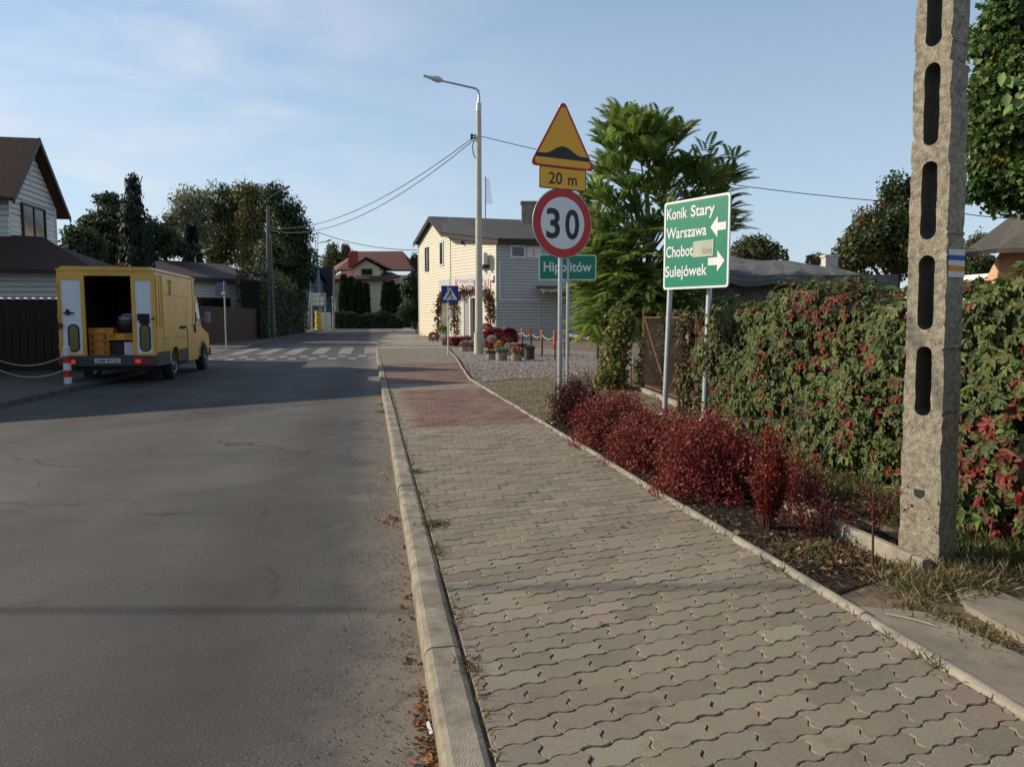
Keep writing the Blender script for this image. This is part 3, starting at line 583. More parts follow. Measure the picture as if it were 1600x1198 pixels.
LC = 95.; b3 = B(490, LC, 0); ap = thing('utility_pole', 'distant A shaped concrete pole with a lamp arm beside the notice board', 'utility pole', b3)
m = MB(); m.tube([B(482, LC), P(491.5, 393, LC)], [.28, .16], 8); m.tube([B(503, LC), P(494.5, 393, LC)], [.26, .16], 8)
for y in (400, 418, 440): m.tube([P(488-(y-393)*.06, y, LC), P(498+(y-393)*.08, y, LC)], .12, 6)
m.obj('column', mat('grey_pole', (.2, .2, .19), .9), ap, True)
m = MB(); m.tube([P(493, 395, LC), P(493, 381, LC), P(500, 379, LC), P(510, 377.5, LC)], .07, 6); m.obj('arm', zinc, ap, True)
m = MB(); m.tube([P(509, 378, LC), P(514, 375.5, LC), P(518, 375, LC)], [.08, .14, .06], 8); m.obj('lamp_head', mat('lamp_grey', (.5,)*3), ap, True)
for i, y in enumerate((400, 406, 412)): m = MB(); m.tube([P(496+i*.7, y, LC), P(500.5+i*.7, y, LC)], .09, 6); m.obj('insulator', mat('insulator', (.7, .7, .66), .3), ap, True)
m = MB(); m.tube([P(484.5, 438, LC), P(484.5, 442.5, LC)], .25, 8); m.obj('insulator', mat('insulator', (.7, .7, .66), .3), ap, True)
b4 = B(521, 100, 0); m = MB(); m.tube([b4, P(521.5, 424, 100)], [.18, .13], 8); m.lathe(P(521.5, 424, 100), [(.22, 0), (.22, .2), (.1, .3)], 8); tag(base(m.obj('utility_pole', mat('wood_pole', (.30, .26, .2), .9, .2))), 'plain pale post standing before the far thuja columns', 'utility pole')
def wire(pts, sag, lab, r=.012, n=14):
    m = MB(); path = []
    for a, c_ in zip(pts[:-1], pts[1:]):
        for i in range(n+1): t = i/n; p = a.lerp(c_, t); p = Vector((p.x, p.y, p.z-sag*4*t*(1-t))); path.append(p)
    m.tube(path, r, 5); tag(base(m.obj('overhead_wire', dark)), lab, 'wire', 'overhead wires')
wire([P(744, 212, LD), P(423, 356, LB)], 1.1, 'upper wire running left from the tall lamp to the old dark pole', .018)
wire([P(744, 216, LD), P(423, 360, LB)], 1.35, 'lower wire running left from the tall lamp to the old dark pole', .018)
far_end = B(1700, 22, 0)
wire([P(751, 213, LD), P(1446, 320, 24), P(1720, 326, 22)], .35, 'wire running right from the tall lamp past the leafy tree', .014)
wire([P(496, 393, LC), P(497, 363, 70), P(652, 391, 60)], .4, 'sloping wire from the A shaped pole to the pale shop wall', .03)
wire([P(423, 405, LB), P(500, 402, LC)], .3, 'upper low wire between the two far poles', .025)
wire([P(423, 409, LB), P(500, 407, LC)], .3, 'lower low wire between the two far poles', .025)
# ------------------------------------------------------------------ yellow delivery van, rear doors framing an open load bay
VX, VY, VZ = -5.63, 19.1, .0
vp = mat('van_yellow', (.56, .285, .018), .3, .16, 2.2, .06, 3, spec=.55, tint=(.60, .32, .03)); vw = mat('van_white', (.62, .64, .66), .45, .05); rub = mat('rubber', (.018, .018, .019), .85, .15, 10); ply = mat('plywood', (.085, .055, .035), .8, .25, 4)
vgrey = mat('van_plastic', (.045, .045, .048), .6, .1); steel = mat('wheel_steel', (.35, .35, .35), .4, .1, metal=.8)
van = thing('delivery_van', 'yellow box van parked half on the kerb with its rear load bay open', 'van', (VX, VY, VZ))
def V3(x, y, z): return Vector((VX+x, VY+y, VZ+z))
def vb(m, x0, x1, y0, y1, z0, z1): m.prism([V3(x0, y0, z0), V3(x1, y0, z0), V3(x1, y1, z0), V3(x0, y1, z0)], (0, 0, z1-z0))
hw, zf, zr, yr, yb = .98, .64, 2.55, -1.5, 2.25
m = MB()
for s_ in (-1, 1):
    x0, x1 = (hw-.04, hw) if s_ > 0 else (-hw, -hw+.04)
    arch = [(.44*math.cos(R(a)), .36+.44*math.sin(R(a))) for a in range(175, 0, -15)]
    pr_ = [(yr, .42), (-.44, .42)]+[(y, z) for y, z in arch if z > .42]+[(.44, .42), (yb, .42), (yb, zr-.06), (yr, zr-.06)]
    m.prism([V3(x0, y, z) for y, z in pr_], (x1-x0, 0, 0))
vb(m, -hw-.012, hw+.012, yr-.02, yb+.02, zr-.06, zr-.02); m.prism([V3(-hw+.03, yr, zr-.02), V3(hw-.03, yr, zr-.02), V3(hw-.1, yr, zr+.03), V3(-hw+.1, yr, zr+.03)], (0, yb-yr, 0))
vb(m, -hw+.04, hw-.04, yr, yr+.05, zr-.17, zr-.06); body = m.obj('box_body', vp, van)
for y in (-1.42, -1.2, -1.02, yb-.25): m = MB(); vb(m, hw, hw+.012, y, y+.03, 1.25, zr-.12); m.obj('side_rib', vp, van)
m = MB(); vb(m, hw, hw+.05, -.28, -.02, zr-.24, zr-.19); vb(m, hw, hw+.03, -.26, -.22, zr-.55, zr-.24); m.obj('side_vent', vp, van)
m = MB(); vb(m, hw, hw+.015, .55, 1.2, 1.2, 1.27); m.obj('side_handle', rub, van)
for a in ((hw-.02, hw+.012, .46, 1.28), (hw-.02, hw+.012, yr, -.46), (-hw-.012, -hw+.02, .46, yb)): m = MB(); vb(m, *a, .4, .7); m.obj('skirt', vgrey, van)
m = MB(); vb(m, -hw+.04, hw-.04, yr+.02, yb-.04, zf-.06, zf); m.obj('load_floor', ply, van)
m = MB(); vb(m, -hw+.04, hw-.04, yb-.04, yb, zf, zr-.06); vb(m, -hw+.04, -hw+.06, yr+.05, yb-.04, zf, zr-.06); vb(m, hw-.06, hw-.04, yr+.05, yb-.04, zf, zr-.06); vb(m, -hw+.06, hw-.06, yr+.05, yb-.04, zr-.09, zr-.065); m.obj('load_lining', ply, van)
def rdoor(x0, x1, hand):
    m = MB(); t = .075
    for a in ((x0, x0+t, zf, zr-.17), (x1-t, x1, zf, zr-.17), (x0+t, x1-t, zf, zf+.05), (x0+t, x1-t, zr-.26, zr-.17)): vb(m, a[0], a[1], yr-.03, yr+.02, a[2], a[3])
    d = m.obj('rear_door', vp, van)
    m = MB(); vb(m, x0+t, x1-t, yr-.012, yr+.01, zf+.05, zr-.26); m.obj('inner_panel', vw, d)
    cx = (x0+x1)/2+(.02 if hand < 0 else .01); oval = lambda r, h: [(r*math.cos(R(a)), (h if a < 180 else -h)+r*math.sin(R(a))) for a in range(0, 360, 15)]
    fr_ = (V3(cx, yr-.012, 1.03), Vector((1, 0, 0)), Vector((0, 0, 1)), Vector((0, -1, 0)))
    m = MB(); m.fplate(fr_, oval(.115, .19), .014, -.014); ringpoly(m, fr_, oval(.115, .19), oval(.085, .19), .016); wd = m.obj('window_seal', rub, d)
    m = MB(); m.fpoly(fr_, oval(.085, .19), .015); m.obj('window', mat('olive_glass', (.13, .11, .03), .15, .15, 3), d)
    m = MB()
    if hand < 0:
        m.tube([V3(x0+.04, yr-.02, zf+.1), V3(x0+.04, yr-.02, zr-.3)], .012, 6); fbox(m, fr_, -.17, .02, .53, .56, 0, .05); fbox(m, fr_, -.12, -.07, .5, .62, 0, .06)
        ring = [V3(x0+.03+.06*math.cos(R(a)), yr-.06, 1.3+.06*math.sin(R(a))) for a in range(0, 361, 24)]; m.tube(ring, .012, 6); m.box(V3(x0+.03, yr-.04, 1.3), (.05, .04, .05))
    else:
        fbox(m, fr_, -.14, .1, .38, .53, 0, .035); fbox(m, fr_, -.1, .1, .3, .38, 0, .03); fbox(m, fr_, .15, .22, .4, .44, 0, .04)
    m.obj('latch', rub, d)
rdoor(-hw, -.44, -1); rdoor(.5, hw, 1)
m = MB(); vb(m, -hw-.01, hw+.01, yr-.06, yr+.05, .42, zf-.01); vb(m, -.44, .5, yr-.05, yr+.02, zf-.03, zf+.015); m.obj('rear_bumper', vgrey, van)
fr_ = (V3(-.02, yr-.062, .535), Vector((1, 0, 0)), Vector((0, 0, 1)), Vector((0, -1, 0)))
m = MB(); m.fplate(fr_, rrect(-.27, .27, -.06, .06, .01), .01, -.012); m.m = 1; m.fpoly(fr_, [(-.262, -.052), (.262, -.052), (.262, .052), (-.262, .052)], .014); m.m = 0; m.text('WM 99722', fr_, -.235, -.035, .07, .47, .01, .018); m.obj('licence_plate', [blk, mat('plate_white', (.5, .5, .5), .5)], van)
lit = mat('tail_red', (.45, .01, .01), .25, .1, emit=((1, .03, .02), .35))
for s_, xs in ((-1, (-.72, -.9)), (1, (.6, .86))):
    m = MB(); a, b_ = min(xs)-.1, max(xs)+.08; fbox(m, (V3(0, yr-.06, .52), Vector((1, 0, 0)), Vector((0, 0, 1)), Vector((0, -1, 0))), a, b_, -.05, .05, 0, .02); tl_ = m.obj('tail_light', mat('lens_dark_red', (.16, .01, .012), .3), van)
    m = MB()
    for i, x in enumerate(xs[:1]): fbox(m, (V3(0, yr-.08, .52), Vector((1, 0, 0)), Vector((0, 0, 1)), Vector((0, -1, 0))), x-.055, x+.055, -.04, .04, 0, .006)
    m.obj('lit_lens', lit, tl_)
YX = Matrix.Rotation(PI/2, 3, 'Y')
for x, y in ((hw-.12, 0), (-hw+.12, 0), (hw-.12, 3.45), (-hw+.12, 3.45)):
    m = MB(); c_ = V3(x, y, .36); prof = [(.2, -.1), (.34, -.105), (.365, -.07), (.365, .07), (.34, .105), (.2, .1)]; m.lathe(c_, prof, 28, YX); w_ = m.obj('wheel', rub, van, True)
    m = MB(); s_ = 1 if x > 0 else -1; m.lathe(c_, [(.21, s_*.085), (.2, s_*.108), (.13, s_*.07), (.07, s_*.1), (.03, s_*.105)], 24, YX); m.obj('rim', steel, w_, True)
# cab: sloped windscreen, bonnet, doors
m = MB(); cw = .9
side = [(yb, .42), (2.98, .42), (3.02, .62), (3.2, .8), (3.45, .84), (3.7, .78), (3.86, .6), (3.9, .42), (4.3, .45), (4.36, .75), (4.25, 1.0), (3.55, 1.18), (3.35, 1.22), (2.95, 1.98), (2.75, 2.06), (yb, 2.08)]
m.prism([V3(-cw, y, z) for y, z in side], (2*cw, 0, 0)); m.obj('cab', vp, van)
for s_ in (-1, 1): m = MB(); m.prism([V3(s_*(cw+.002), y, z) for y, z in ((2.62, 1.22), (3.22, 1.24), (2.92, 1.86), (2.62, 1.92))], (s_*.012, 0, 0)); m.obj('side_window', glassmat('dark_glass', (.03, .035, .04)), van)
m = MB(); m.prism([V3(-cw+.1, 3.37, 1.26), V3(cw-.1, 3.37, 1.26), V3(cw-.14, 3.0, 1.95), V3(-cw+.14, 3.0, 1.95)], (0, .02, .012)); m.obj('windscreen', MATS['dark_glass'], van)
m = MB(); m.prism([V3(cw+.0, y, z) for y, z in ((1.32, .36), (2.4, .36), (2.4, 1.2), (1.32, 1.2))], (hw-cw+.018, 0, 0)); m.obj('side_door', vp, van)
m = MB(); vb(m, hw+.018, hw+.045, 2.02, 2.1, 1.08, 1.3); m.obj('door_handle', rub, van)
m = MB(); m.tube([V3(cw, 3.15, 1.4), V3(cw+.16, 3.2, 1.45)], .015, 6); m.bevbox(V3(cw+.2, 3.22, 1.5), (.16, .07, .3), .03); m.obj('mirror', mat('mirror_grey', (.3, .3, .31), .4), van)
m = MB(); m.bevbox(V3(0, 4.34, .5), (1.86, .17, .24), .04); m.obj('front_bumper', vgrey, van)
for s_ in (-1, 1): m = MB(); m.bevbox(V3(s_*.68, 4.3, .86), (.32, .12, .2), .03); m.obj('headlight', mat('headlight', (.6, .62, .62), .15), van)
# hinges, seams, rain gutter, flaps and marker lamps
for x in (-hw+.005, hw-.005):
    for z in (.85, 1.5, 2.15): m = MB(); m.tube([V3(x, yr-.04, z-.06), V3(x, yr-.04, z+.06)], .016, 8); m.obj('hinge', vp, van)
seam = mat('seam', (.05, .03, .01), .8)
for (y0_, y1_, z0_, z1_) in ((1.3, 1.312, .42, 2.0), (-.9, -.89, .72, 2.45), (-.9, 1.3, 2.0, 2.008), (-1.45, 1.3, 1.0, 1.008), (2.235, 2.247, .45, 2.4)): m = MB(); vb(m, hw, hw+.003, y0_, y1_, z0_, z1_); m.obj('panel_seam', seam, van)
m = MB(); m.tube([V3(hw+.02, yr, zr-.05), V3(hw+.02, yb, zr-.05)], .014, 6); m.obj('rain_gutter', vp, van)
for x in (-.66, .66): m = MB(); vb(m, x-.16, x+.16, -.62, -.6, .12, .45); m.obj('mud_flap', rub, van)
m = MB(); vb(m, hw+.0, hw+.02, 1.7, 1.8, .8, .86); m.obj('side_marker', mat('marker_orange', (.5, .2, .02), .3), van)
m = MB(); m.tube([V3(-.3, yr+.1, .3), V3(-.3, yr-.04, .28)], .03, 8); m.obj('exhaust', steel, van)
m = MB(); vb(m, -.75, .75, yr+.1, 3.7, .3, .42); m.obj('chassis', rub, van)
for s_ in (-1, 1):
    for yy in (0, 3.45): m = MB(); m.tube([V3(s_*(hw+.004 if yy == 0 else .902), yy+.43*math.cos(R(a)), .37+.43*math.sin(R(a))) for a in range(5, 176, 17)], .018, 6); m.obj('wheel_arch', vp, van)
# cargo
ora = mat('crate_orange', (.50, .16, .015), .55, .1); yc = mat('crate_yellow', (.56, .24, .015), .55, .1)
def crate(c_, dx, dy, h, mt, label, slots=True):
    m = MB(); t = .018; x, y, z = c_
    vb(m, x-dx/2, x+dx/2, y-dy/2, y+dy/2, z, z+t)
    for a in ((x-dx/2, x+dx/2, y+dy/2-t, y+dy/2), (x-dx/2, x-dx/2+t, y-dy/2+t, y+dy/2-t), (x+dx/2-t, x+dx/2, y-dy/2+t, y+dy/2-t)): vb(m, a[0], a[1], a[2], a[3], z+t, z+h)
    yf = y-dy/2                                                    # slotted front
    for k in (0, .36, .72): vb(m, x-dx/2, x+dx/2, yf, yf+t, z+t+(h-t)*k, z+t+(h-t)*(k+.2))
    for k in np.linspace(0, 1, max(3, int(dx/.11))): xx = x-dx/2+.012+(dx-.024)*k; vb(m, xx-.012, xx+.012, yf+.002, yf+t-.002, z+t, z+h*.92)
    vb(m, x-.09, x+.09, yf-.002, yf+t, z+t+.01, z+h-.01)
    return tag(base(m.obj('crate', mt)), label, 'crate', 'crates inside the van')
cy = yr+.42
crate((-.26, cy, zf), .4, .5, .16, ora, 'lowest orange crate of the stack at the left of the load bay')
crate((-.26, cy, zf+.162), .4, .5, .16, ora, 'middle orange crate of the stack at the left of the load bay')
crate((-.26, cy, zf+.324), .4, .5, .16, ora, 'topmost orange crate of the stack under the shallow yellow crate')
crate((-.22, cy+.02, zf+.486), .5, .5, .12, yc, 'shallow yellow crate lying on the stack of three orange crates')
m = MB(); m.bevbox(V3(.1, cy+.1, zf+.17), (.3, .5, .34), .02); tag(base(m.obj('cargo_box', mat('box_dark', (.03, .025, .022), .8))), 'dark box on the van floor carrying the wide yellow crate', 'box')
crate((.2, cy-.1, zf+.342), .54, .4, .15, yc, 'wide yellow slotted crate resting on the dark box in the van')
crate((.385, cy-.16, zf), .22, .3, .3, mat('crate_white', (.5, .5, .5), .6), 'white slotted crate standing on the van floor by the right door')
m = MB(); prof = [(.0, .0), (.2, .02), (.25, .12), (.25, .26), (.2, .36), (.1, .42), (.02, .43)]; m.lathe(V3(.28, cy+.1, zf+.495), prof, 18); m.m = 1; m.lathe(V3(.28, cy+.1, zf+.495), [(.252, .24), (.215, .345), (.12, .425), (.02, .436)], 18)
pt = bpy.data.materials.new('bag_print'); pt.use_nodes = True; nt, b, L = nodes_of(pt); tc = N(nt, 'ShaderNodeTexCoord'); L(ramp(nt, L, noise(nt, L, tc.outputs['Object'], 7, 2), [(.4, (.03, .05, .16)), (.5, (.35, .36, .4)), (.58, (.3, .03, .03)), (.7, (.02, .02, .03))]), b.inputs['Base Color'])
tag(base(m.obj('cargo_bag', [mat('bag_black', (.012, .012, .014), .5), pt], None, True)), 'rounded dark bag with a coloured top sitting on the wide yellow crate', 'bag')
# bollard with two chains
bo = G(106.5, 599, .085); m = MB(); m.m = 0; zz = [0, .13, .27, .42, .57, .72]
bt = P(105.5, 544, (bo-Vector((0, 0, H))).dot(cF)).z-.085
for i in range(5): m.m = 1 if i in (1, 3) else 0; m.lathe(bo+Vector((0, 0, bt*zz[i]/.72)), [(.075, 0), (.075, bt*(zz[i+1]-zz[i])/.72)], 20)
m.m = 0; m.lathe(bo+Vector((0, 0, bt)), [(.08, 0), (.08, .02), (.05, .05), (.01, .06)], 20)
bol = base(m.obj('bollard', [mat('bollard_white', (.55, .56, .56), .5, .12, 10), mat('bollard_red', (.42, .015, .015), .5, .12, 10)], None)); tag(bol, 'red and white striped bollard standing on the kerb behind the van', 'bollard')
b2_ = bo+Vector((-2.6, 2.6, 0)); m = MB(); m.lathe(b2_, [(.06, 0), (.06, .75), (.03, .8)], 14); tag(base(m.obj('bollard', mat('bollard_black', (.02, .02, .02), .7))), 'plain dark post in the shade holding the far ends of both chains', 'bollard')
for zc, lb_ in ((bt*.82, 'upper pale chain hanging from the striped bollard'), (bt*.42, 'lower pale chain hanging from the striped bollard')):
    m = MB(); a, c_ = bo+Vector((0, 0, zc)), b2_+Vector((0, 0, zc*.75)); n_ = 46
    pts_ = [a.lerp(c_, i/n_)-Vector((0, 0, .22*4*(i/n_)*(1-i/n_))) for i in range(n_+1)]
    m.tube(pts_, .014, 6); tag(base(m.obj('chain', mat('chain', (.42, .41, .37), .5))), lb_, 'chain')
# ------------------------------------------------------------------ houses on the left
jshade = mat('siding_joint_shade', (.10, .09, .07), .9); jshade_cream = mat('cream_joint_shade', (.22, .17, .11), .9)  # strip colours that stand for the shadow lines between boards
sidw = mat('white_siding', (.62, .60, .55), .6, .07, 3, .1, 30); broof = mat('brown_roof', (.055, .026, .019), .85, .25, 7, .5, 40); bwood = mat('brown_wood', (.028, .012, .008), .7, .3, 9, .3, 30); dwin = glassmat('window_dark', (.018, .016, .016), .1); bfr = mat('brown_frame', (.04, .018, .012), .5)
def slab_poly(m, pts, th=.12): m.prism(pts, (0, 0, -th))
hx = thing('house', 'white sided house with steep brown roofs and gabled dormer left of the van', 'house', (-11, 22, 0))
GX = -9.7; ya, yb_, ym, ze, zp = 22.85, 26.0, 24.35, 4.95, 6.5
fr_ = (Vector((GX, ya, 0)), Vector((0, 1, 0)), Vector((0, 0, 1)), Vector((1, 0, 0)))
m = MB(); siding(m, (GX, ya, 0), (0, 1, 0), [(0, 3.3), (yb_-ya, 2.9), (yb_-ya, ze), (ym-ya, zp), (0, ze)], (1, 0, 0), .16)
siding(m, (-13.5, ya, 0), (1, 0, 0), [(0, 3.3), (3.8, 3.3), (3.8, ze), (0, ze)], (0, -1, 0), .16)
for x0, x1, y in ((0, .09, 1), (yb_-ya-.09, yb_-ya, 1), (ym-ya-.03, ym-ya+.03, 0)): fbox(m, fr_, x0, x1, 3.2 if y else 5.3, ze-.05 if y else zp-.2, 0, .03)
m.obj('dormer_wall', [sidw, jshade], hx)
m = MB(); ov = .28
m.prism([(GX+ov, ya-.35, ze-.33), (GX+ov, ym, zp+.1), (-15.5, ym, zp+.1), (-15.5, ya-.35, ze-.33)], (0, 0, .1)); m.prism([(GX+ov, yb_+.35, ze-.33), (-15.5, yb_+.35, ze-.33), (-15.5, ym, zp+.1), (GX+ov, ym, zp+.1)], (0, 0, .1)); m.obj('dormer_roof', broof, hx)
m = MB()
for y0_, z0_ in ((ya-.38, ze-.36), (yb_+.38, ze-.36)): m.prism([(GX+ov+.002, y0_, z0_-.06), (GX+ov+.002, ym, zp+.04), (GX+ov+.002, ym, zp+.22), (GX+ov+.002, y0_, z0_+.1)], (.04, 0, 0))
m.obj('bargeboard', bfr, hx)
m = MB(); m.tube([(-10.6, ya-.08, 4.9), (-10.55, ya-.09, 4.5), (-10.6, ya-.09, 3.4)], .06, 8); m.obj('downpipe', bfr, hx)
window(hx, off(fr_, 0, 0, .02), .72, 2.25, 3.35, 4.75, bfr, dwin, bars=(1.48,))
# lower hipped roof and its front wall: siding above, dark brown boards below
XR_, YF = -7.35, 21.6
m = MB(); m.prism([(-19, YF-.5, 2.62), (XR_+.4, YF-.5, 2.62), (-8.9, YF+1.3, 3.62), (-19, YF+1.3, 3.95)], (0, 0, .1)); m.prism([(XR_+.4, YF-.5, 2.62), (XR_+.4, 28, 2.62), (-9.6, 28, 3.3), (-8.9, YF+1.3, 3.62)], (0, 0, .1)); m.prism([(-19, YF-.2, 3.5), (-10.6, YF-.2, 3.45), (-10.9, YF+.9, 4.1), (-19, YF+.9, 4.4)], (0, 0, .1)); m.obj('lower_roof', broof, hx)
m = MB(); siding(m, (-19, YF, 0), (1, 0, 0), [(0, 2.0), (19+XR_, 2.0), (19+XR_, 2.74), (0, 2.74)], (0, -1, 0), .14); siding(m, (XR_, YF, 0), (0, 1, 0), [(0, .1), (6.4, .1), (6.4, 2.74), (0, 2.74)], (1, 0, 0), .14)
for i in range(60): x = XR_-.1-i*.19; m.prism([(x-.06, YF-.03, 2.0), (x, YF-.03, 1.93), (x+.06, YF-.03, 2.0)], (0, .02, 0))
m.obj('porch_wall', [sidw, jshade], hx)
m = MB()
for i in range(60): x = XR_-.12-i*.19; m.box((x, YF+.05, 1.02), (.178, .03, 1.9))
m.box((-13.2, YF+.12, 1.0), (11.6, .06, 1.95)); m.obj('wooden_gate', bwood, hx)
m = MB(); m.bb(-19, -11.9, 14.3, 24, 0, 3.6); m.obj('wall', sidw, hx)  # unseen wing of the house, added and shaped for its shadow on the road
m = MB(); m.prism([(-11.7, 13.9, 3.35), (-11.7, 21.2, 7.6), (-20, 21.2, 7.6), (-20, 13.9, 3.35)], (0, 0, .12)); m.prism([(-11.7, 25.2, 4.2), (-20, 25.2, 4.2), (-20, 21.2, 7.6), (-11.7, 21.2, 7.6)], (0, 0, .12)); m.obj('roof', broof, hx)
m = MB(); siding(m, (-11.9, 14.3, 0), (0, 1, 0), [(0, 3.5), (9.9, 3.5), (9.9, 4.8), (6.9, 7.45), (0, 3.6)], (1, 0, 0), .16); m.obj('gable', [sidw, jshade], hx)
# low brown roofed house behind the fence
HL = 50.; lh = thing('house', 'low bungalow with a plain dark brown roof and white siding behind the brown fence', 'house', B(330, HL))
a, c_ = B(236, 47), B(404, 54); u = (c_-a).normalized(); nb = Vector((u.y, -u.x, 0)); ln = (c_-a).length; z1, z2 = 4.1, 5.35
m = MB(); siding(m, a, u, [(0, 0), (ln, 0), (ln, z1), (0, z1)], nb, .22); siding(m, c_, -nb, [(0, 0), (6, 0), (6, z1), (0, z1)], u, .22); m.obj('wall', [sidw, jshade], lh)
m = MB(); e = Vector((0, 0, z1-.05)); t = Vector((0, 0, z2)); m.prism([a-u*.5+nb*.7+e, c_+u*.4+nb*.7+e, c_-u*.2-nb*3.4+t, a-u*.3-nb*3.4+t], (0, 0, .15)); m.prism([a-u*.5-nb*7+e, a-u*.3-nb*3.4+t, c_-u*.2-nb*3.4+t, c_+u*.4-nb*7+e], (0, 0, .15))
m.obj('roof', mat('plum_roof', (.075, .045, .042), .8, .15, 5, .3, 20), lh); f = wframe(a, u, nb)
m = MB(); fbox(m, f, -.4, ln+.4, z1-.2, z1-.04, .62, .74); m.obj('gutter', bfr, lh)
window(lh, f, ln-5.6, ln-2.4, 1.7, 2.9, bfr, dwin, .05, .12, (ln-4,)); window(lh, f, ln-1.4, ln-.75, 1.2, 3.6, bfr, dwin, .05, .12)
m = MB(); p0 = P(305, 409, 53); m.tube([p0-Vector((0, 0, .3)), p0+Vector((0, 0, .6))], .06, 6); m.tube([p0+Vector((0, 0, .55)), p0+Vector((1.1, 0, .95))], .04, 6); m.obj('aerial', sidw, lh)
# brown board fence
def board_fence(name, label, a, c_, h, mt, bw=.16, gap=.012, z0=.08):
    u = (c_-a); ln = u.length; u.normalize(); m = MB(); n = int(ln/(bw+gap)); rz = math.atan2(u.y, u.x)
    for i in range(n): p = a+u*((i+.5)*(bw+gap)); m.box((p.x, p.y, z0+h/2), (bw, .025, h+rnd.uniform(-.015, .015)), rz)
    t = thing(name, label, 'fence', a); m.obj('boards', mt, t)
    for i in range(int(ln/3)+1): p = a+u*min(i*3, ln); q = MB(); q.box((p.x+u.y*-.1, p.y+u.x*.1, z0+h/2), (.1, .1, h+.06), rz); q.obj('post', mt, t)
    return t
board_fence('board_fence', 'long dark brown board fence between the van and the clipped hedge', B(300, 38), B(417, 53), 2.05, mat('fence_brown', (.045, .02, .014), .75, .25, 6, .2, 20))
# far end of the road: notice board, yellow post, cabinet, blue house, red house
fd = 92.; nb_ = thing('notice_board', 'pale notice board with six white sheets on posts by the far junction', 'notice board', B(496, fd))
m = MB()
for x in (487, 508): m.tube([B(x, fd), P(x, 458, fd)], .12, 6)
m.obj('post', mat('board_wood', (.4, .33, .2), .7), nb_)
f = wframe(B(486, fd+.3), P(509, 498, fd-.1)-P(486, 498, fd+.1), (P(0, 498, 0)-P(0, 498, 0)) if 0 else Vector((-.4, -1, 0)).normalized())
m = MB(); zb, zt = P(490, 478, fd).z, P(490, 457, fd).z; fbox(m, f, 0, 1.85, zb, zt, 0, .08); m.obj('panel', MATS['board_wood'], nb_)
for i in range(3):
    for j in range(2): m = MB(); fbox(m, f, .12+i*.56, .6+i*.56, zb+.1+j*.55, zb+.58+j*.55, .08, .1); m.obj('sheet', mat('paper', (.75, .74, .68), .7), nb_)
m = MB(); fbox(m, f, .12, 1.3, zt-.42, zt-.1, .08, .1); m.obj('header', MATS['paper'], nb_)
p = B(497, 93); m = MB()
for z, r_ in ((0, .42), (.5, .38), (1.0, .42), (1.5, .36), (2.0, .4)): m.lathe(p+Vector((0, 0, z)), [(r_, 0), (r_*.9, .3), (r_, .5)], 10)
tag(base(m.obj('drum_stack', mat('drum_yellow', (.5, .36, .03), .6, .25, 3))), 'stack of yellow drums under the notice board', 'drums')
p = B(508.5, 94); m = MB(); m.bevbox(p+Vector((0, 0, 1.35)), (1.25, .6, 1.7), .05, -.2); m.bevbox(p+Vector((0, 0, .25)), (1.1, .5, .5), .03, -.2); m.box(p+Vector((-.0, -.33, 1.35)), (.03, .06, 1.5), -.2)
tag(base(m.obj('utility_cabinet', mat('cabinet_white', (.7, .7, .65), .5))), 'white utility cabinet standing right of the notice board', 'cabinet')
for x, l_ in ((473, 'left one of two pale gate pillars by the notice board'), (479, 'right one of two pale gate pillars by the notice board')):
    m = MB(); p = B(x, 84 if x < 475 else 88); m.bevbox(p+Vector((0, 0, .95)), (.4, .4, 1.9), .04); m.bevbox(p+Vector((0, 0, 1.95)), (.5, .5, .12), .03); tag(base(m.obj('gate_pillar', mat('pillar', (.22, .2, .16), .9))), l_, 'pillar', 'gate pillars')
bh = thing('house', 'small blue walled house with a dark roof half hidden by the notice board', 'house', B(505, 118))
a, c_ = B(470, 112), B(519, 124); u = (c_-a).normalized(); nb2 = Vector((u.y, -u.x, 0)); ln = (c_-a).length; blw = mat('blue_wall', (.045, .15, .22), .8, .1); z1 = 6.4
m = MB(); m.prism([a, c_, c_-nb2*7, a-nb2*7], (0, 0, 4.6)); m.prism([a+u*ln*.35+Vector((0, 0, 4.6)), c_+Vector((0, 0, 4.6)), c_-u*1.2+Vector((0, 0, 6.2)), a+u*ln*.45+Vector((0, 0, 9))], -nb2*7); m.obj('wall', blw, bh)
m = MB(); m.prism([a+u*ln*.4+nb2*.6+Vector((0, 0, 9.6)), c_+u*.8+nb2*.6+Vector((0, 0, 5.2)), c_+u*.8-nb2*7.5+Vector((0, 0, 5.2)), a+u*ln*.4-nb2*7.5+Vector((0, 0, 9.6))], (0, 0, .3)); m.prism([a-u*.8+nb2*.6+Vector((0, 0, 6)), a+u*ln*.4+nb2*.6+Vector((0, 0, 9.6)), a+u*ln*.4-nb2*7.5+Vector((0, 0, 9.6)), a-u*.8-nb2*7.5+Vector((0, 0, 6))], (0, 0, .3)); m.obj('roof', mat('slate', (.03, .025, .03), .8), bh)
m = MB(); p = P(507, 440, 121); m.box(p, (3.2, 1.6, 4.5)); m.obj('chimney', MATS['slate'], bh)
window(bh, wframe(a, u, nb2), .8, 3.2, 3.0, 4.6, bfr, mat('teal_glass', (.08, .2, .22), .2), .08, .2)
